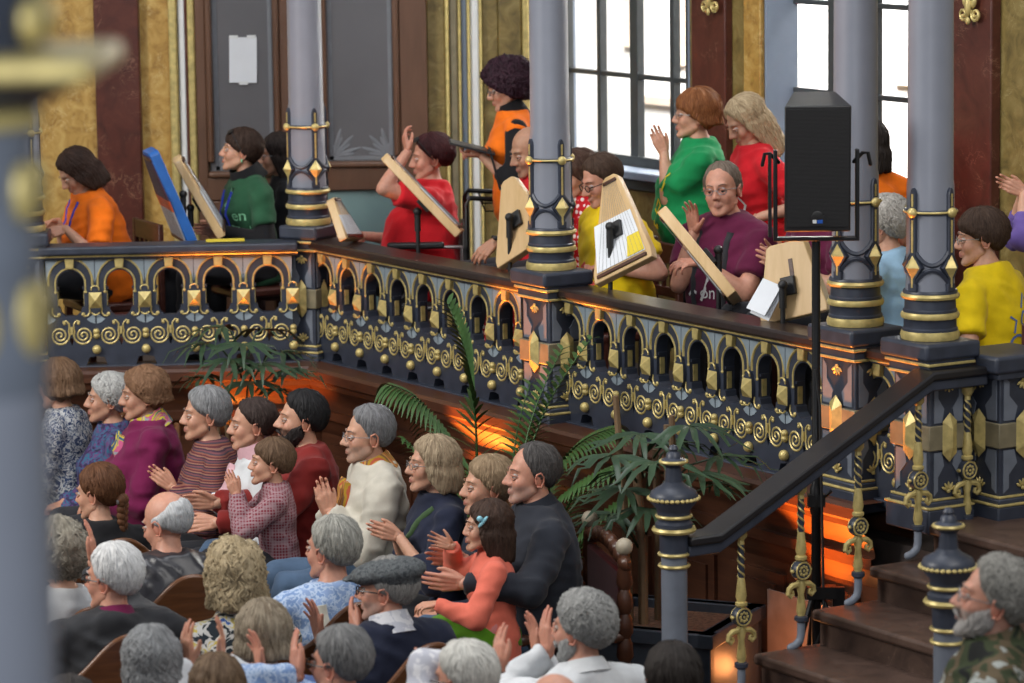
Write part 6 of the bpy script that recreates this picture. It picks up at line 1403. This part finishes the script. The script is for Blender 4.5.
c = person('man with short dark greying hair in a dark navy sweater, arms around the little girl', (531, 475), 14.45, 192, 'm', 1.02, hd=(2, 3, 0), hair=dict(style='receding', T=(.016, .010, .014), low=[70, 58, 44, 28, -6, -16, -38, -44]), hcol=(.045, .040, .038), hstreak=(.15, .14, .135), beard=((.30, .26, .24), .5), skin='pink', top=F_DNAVY, sleeve='long', width=1.22, s=1.08, belly=.04, bottom=M_JEANS,
       arms={-1: dict(px=(463, 583), dy=-.42, fd=(.15, .95, .05), pn=(.9, 0, .2), kind='flat', pole=(-.9, -.2, -.6)), 1: dict(px=(463, 560), dy=-.12, fd=(-.1, .93, .2), pn=(-.9, 0, 0), kind='flat')}, kit=lambda c: neck_ring(c, 'collar', F_DNAVY, .070, .045, lumpy=.003))
chair_carved(c)
c = person('little girl with a blue hair clip in a coral cardigan and green skirt', (486, 527), 14.08, 184, 'f', .86, s=.74, floor=.25, hd=(4, 4, 0), hair=dict(style='bob', T=(.018, .020, .022), L=.15, cw=.006, low=[38, 30, 8, -44, -62, -72, -80, -80]), hcol=(.040, .022, .016), hstreak=(.09, .052, .036), top=F_CORAL, sleeve='long', headk=(.6, 1.0, .4, True), bottom=F_LIME, skirt=True,
       arms={-1: dict(px=(437, 604), dy=-.12, fd=(0, 1, -.1), pn=(.3, 0, -.9), kind='curl', pole=(-.6, -.2, -.7)), 1: dict(px=(452, 546), dy=.12, fd=(.05, .92, .35), pn=(-.9, 0, .1), kind='spread')})
build(MB().ell((0, 0, 0), (.010, .008, .030), 8, 6, R=rotx(rad(40)), off=c['put']([(-.088, .028, .040)])[0]).ell((0, 0, 0), (.010, .012, .012), 8, 6, off=c['put']([(-.092, .045, .055)])[0]), 'hair_clip', paint('pale_blue_clip', (.25, .55, .65), .4), c['body'])
mb = MB(); h_ = c['hip']; mb.tube([h_+[0, .0, .12], h_+[0, .02, .0], h_+[0, .14, -.05], h_+[0, .26, -.10]], [.105, .135, .15, .16], 16, sq=.85)
V_, F_, N_ = remesh(mb, .013, 3); V_ = V_+N_*(.010*vnoise(V_*22, 3))[:, None]; mk('dress', V_, F_, F_ROSE, c['body'], angle=None)
# second block, seen from behind
def braid():
    m = MB()
    for i in range(9):
        z = -.045-.028*i; y = -.118+.010*math.sin(i*.4); r = .026-.0012*i
        for q in (1, -1): m.ell((q*.012, y, z-(.014 if q > 0 else 0)), (r*.8, r*.8, .024), 10, 6, R=roty(q*.6))
    m.ell((0, -.115, -.03), (.036, .030, .03), 12, 8); return m
def braid_kit(c):
    V_ = c['put']([(.036*math.cos(a), -.118+.012*abs(math.sin(a)), -.035+.012*math.sin(a)) for a in np.linspace(0, 2*math.pi, 20)]); build(MB().tube(list(V_), .006, 6), 'hair_slide', M_STEEL, c['body'])
    mb = MB(); R = c['Lr']; 
    for i in range(34): a = 2*math.pi*i/34; mb.ell(c['nb']+R @ np.array([.068*math.cos(a), -.002+.066*math.sin(a), .004+.008*math.sin(a)]), (.0065,)*3, 6, 5)
    build(mb, 'pearl_necklace', M_PEARL, c['body'])
M_PEARL = paint('pearls', (.62, .54, .46), .25)
seated('wooden chair behind the woman with the braid', 'woman with a long red-brown braid and pearl necklace in black, seen from behind', (98, 493), 14.8, 112, 'f', .97, hd=(44, -4, 0), hair=dict(style='back', T=(.016, .016, .018), extra=braid(), low=[50, 44, 26, 6, -4, -20, -42, -50]), hcol=(.085, .034, .015), hstreak=(.17, .075, .035), top=C_BLK, sleeve='long', kit=braid_kit)
seated('high wooden chair back behind the bald man in the dark leather jacket', 'balding man with a ring of white hair in a dark leather jacket, from behind', (166, 524), 14.0, 110, 'm', 1.02, hd=(38, -14, 0), lean=8, hair=dict(style='ring', T=(.008, .010, .012), amp=.004), hcol=(.42, .43, .44), hstreak=(.64, .65, .66), skin='pink', top=F_LEATH, sleeve='long', jacket=True, width=1.15)
seated('wooden chair behind the curly grey-haired person in white', 'person with curly grey-brown hair and white top beside the blurred column', (60, 556), 13.5, 118, 'f', 1.0, hair=dict(style='pageboy', T=(.034, .032, .034), curly=.010), hcol=(.20, .18, .14), hstreak=(.40, .37, .31), top=F_WHITE, sleeve='long')
seated('wooden chair behind the white-haired man with glasses', 'white-haired man with black glasses in a charcoal suit, one hand raised', (112, 579), 13.0, 108, 'm', 1.02, hd=(44, 0, 0), hair=dict(style='short', T=(.022, .016, .020), low=[54, 48, 34, 18, -8, -18, -40, -46]), hcol=(.56, .56, .56), hstreak=(.74, .74, .73), skin='pink', glasses='dark', top=F_CHARC, sleeve='long', jacket=True, width=1.15, arms={1: dict(px=(94, 562), dy=.28, fd=(0, .2, 1), pn=(-1, .3, 0), kind='flat')}, kit=lambda c: neck_ring(c, 'collar', F_MAG, .072, .03, lumpy=.003))
seated('wooden chair behind the woman with the curly blond hair', 'woman with tall curly blond hair in a floral blouse, from behind', (234, 580), 13.1, 112, 'f', 1.02, hair=dict(style='pageboy', T=(.042, .030, .036), L=.085, cw=.004, curly=.014, amp=.002, locks=330), hcol=(.30, .23, .13), hstreak=(.54, .44, .29), top=F_FLORAL, sleeve='short', width=1.1)
seated('wooden chair behind the man with cream braces', 'man with combed-back grey hair in a blue patterned shirt with cream braces', (331, 550), 13.5, 112, 'm', 1.03, hd=(32, 2, 0), hair=dict(style='back', T=(.020, .014, .018), amp=.006, low=[62, 54, 38, 24, -4, -16, -38, -44]), hcol=(.22, .215, .19), hstreak=(.52, .51, .46), skin='pink', top=F_LBSH, sleeve='long', width=1.12, kit=braces(M_WBRACE, True, .09, .040))
def flatcap(c):
    mb = MB(); mb.ell((0, -.02, .072), (.100, .130, .052), 24, 12, R=rotx(rad(-9))); mb.ell((0, .045, .058), (.094, .090, .042), 20, 10, R=rotx(rad(-12))); mb.ell((0, .115, .040), (.072, .050, .012), 20, 8, R=rotx(rad(-16))); mb.ell((0, -.02, .045), (.088, .112, .03), 20, 8)
    V_, F_, N_ = remesh(mb, .007, 5); mk('flat_cap', c['put'](V_+N_*(.002*vnoise(V_*60, 2))[:, None]), F_, F_CAP, c['body'], angle=None); neck_ring(c, 'scarf', F_LSC, .078, .05, lumpy=.012)
seated('wooden chair behind the man in the flat cap', 'man in a grey tweed flat cap, glasses and pale scarf, clapping', (386, 590), 12.9, 122, 'm', 1.02, hd=(42, 2, 0), hair=dict(style='short', T=(.006, .010, .012)), hcol=(.20, .19, .18), hstreak=(.36, .35, .33), glasses='dark', beard=((.30, .29, .28), .5), skin='pink', top=F_NAVY, sleeve='long', jacket=True, width=1.12, arms={-1: dict(px=(358, 634), dy=.02, fd=(.1, .7, .6), pn=(.9, 0, .2), kind='flat'), 1: dict(px=(320, 640), dy=.16, fd=(0, .4, .9), pn=(-.9, 0, 0), kind='spread')}, kit=flatcap)
# front rows
seated('wooden chair behind the person with the full grey bob', 'person with a full grey bob, seen from behind at the bottom', (150, 665), 11.7, 116, 'f', 1.0, hair=dict(style='pageboy', T=(.028, .028, .032), L=.06, amp=.007, curly=.004), hcol=(.16, .165, .17), hstreak=(.36, .37, .38), top=F_WHITE, sleeve='long')
seated('wooden chair behind the woman in the blue top', 'woman with a streaked brown and blond bob in a plain blue top, from behind', (262, 637), 12.1, 112, 'f', 1.0, hair=dict(style='pageboy', T=(.024, .026, .032), L=.055, amp=.006, cw=.002), hcol=(.16, .12, .08), hstreak=(.46, .40, .30), top=F_BLUE, sleeve='long', width=1.1)
c = person('brown-haired person clapping with raised hands, only the top of the head in view', (216, 692), 11.4, 112, 'f', .98, hair=dict(style='pageboy', T=(.022, .024, .026)), hcol=(.10, .06, .035), hstreak=(.22, .15, .09), top=F_WHITE, sleeve='long', arms={1: dict(px=(222, 660), dy=.30, fd=(.1, .15, 1), pn=(-.9, .3, 0), kind='spread', pole=(.9, .0, -.6)), -1: dict(px=(190, 664), dy=.30, fd=(-.1, .2, 1), pn=(.9, .3, 0), kind='spread', pole=(-.9, 0, -.6))}); hall_chair('wooden chair under the brown-haired person with raised hands', c)
c = person('dark-haired person below the man in the charcoal suit, only the crown showing', (70, 716), 11.2, 112, 'm', 1.0, hair=dict(style='short', T=(.022, .016, .02)), hcol=(.035, .03, .028), top=F_CHARC, sleeve='long'); hall_chair('wooden chair under the person of whom only a dark crown shows', c)
c = person('man with cropped grey hair and dark glasses at the bottom, clapping', (339, 664), 11.7, 112, 'm', 1.0, hd=(36, 0, 0), hair=dict(style='short', T=(.018, .012, .015)), hcol=(.13, .13, .13), hstreak=(.27, .27, .27), glasses='dark', skin='pink', top=F_LBSH, sleeve='long', arms={1: dict(px=(262, 676), dy=.2, fd=(0, .4, .9), pn=(-.9, 0, 0), kind='spread', pole=(.9, 0, -.6)), -1: dict(px=(298, 676), dy=.0, fd=(0, .5, .85), pn=(.9, 0, 0), kind='flat')}); hall_chair('wooden chair under the man with cropped grey hair', c)
seated('wooden chair behind the white-haired person with a ponytail', 'white-haired person with tied-back hair and glasses, clapping at the bottom edge', (462, 680), 11.4, 114, 'f', 1.0, hd=(38, 0, 0), hair=dict(style='back', T=(.018, .018, .024), extra=MB().ell((0, -.125, -.055), (.026, .022, .045), 12, 8), amp=.005), hcol=(.52, .51, .47), hstreak=(.70, .69, .64), glasses='dark', skin='pink', top=F_LSC, sleeve='long', arms={-1: dict(px=(500, 668), dy=.05, fd=(.1, .35, .95), pn=(.9, .2, 0), kind='flat', pole=(-.9, 0, -.6)), 1: dict(px=(430, 690), dy=.2, fd=(0, .5, .8), pn=(-.9, 0, 0), kind='flat')})
seated('wooden chair behind the grey-bearded man in white', 'man with tousled grey hair and grey beard in a white shirt, clapping', (581, 629), 12.15, 116, 'm', 1.03, hd=(30, 0, 0), hair=dict(style='short', T=(.028, .022, .026), amp=.008, curly=.003, low=[56, 50, 34, 14, -8, -20, -44, -52]), hcol=(.20, .20, .195), hstreak=(.42, .42, .40), beard=((.30, .30, .29), 1.0, .008), skin='pink', top=F_WHITE, sleeve='long', width=1.15, arms={-1: dict(px=(548, 652), dy=.15, fd=(0, .3, .95), pn=(.9, .1, 0), kind='flat', pole=(-.9, 0, -.6)), 1: dict(px=(538, 656), dy=.24, fd=(0, .3, .95), pn=(-.9, 0, 0), kind='flat')}, kit=lambda c: neck_ring(c, 'collar', F_WHITE, .074, .03, lumpy=.003))
c = person('bald-topped person at the bottom edge, in front of the grey-bearded man', (553, 712), 10.95, 120, 'm', 1.0, hair=dict(style='ring', T=(.01, .012, .014)), hcol=(.40, .40, .40), skin='pink', top=F_CHARC, sleeve='long'); hall_chair('wooden chair under the bald-topped person', c)
c = person('dark-haired person from behind, in front of the planter', (672, 682), 11.4, 108, 'm', 1.0, hair=dict(style='fringe', T=(.024, .020, .024)), hcol=(.018, .014, .012), hstreak=(.04, .032, .028), top=C_BLK, sleeve='long'); hall_chair('wooden chair under the dark-haired person by the planter', c)
c = person('bearded grey-haired man in a camouflage jacket, standing and looking up at the stage', (992, 600), 10.6, 172, 'm', 1.03, sit=False, lean=-2, hd=(2, 12, 0), hair=dict(style='short', T=(.028, .020, .024), amp=.007, curly=.003, low=[54, 48, 34, 14, -6, -18, -42, -50]), hcol=(.17, .165, .15), hstreak=(.34, .33, .30), glasses='thin', beard=((.36, .34, .32), 1.0, .011), skin='pink', top=F_CAMO, sleeve='long', jacket=True, width=1.3, belly=.05, arms={-1: dict(w=(0, 0, 0), px=(930, 720), dy=.0, fd=(.4, .8, -.4), pn=(.9, 0, 0)), 1: 'down'}, kit=lambda c: neck_ring(c, 'collar', F_CAMO, .078, .05, lumpy=.004), group=None)
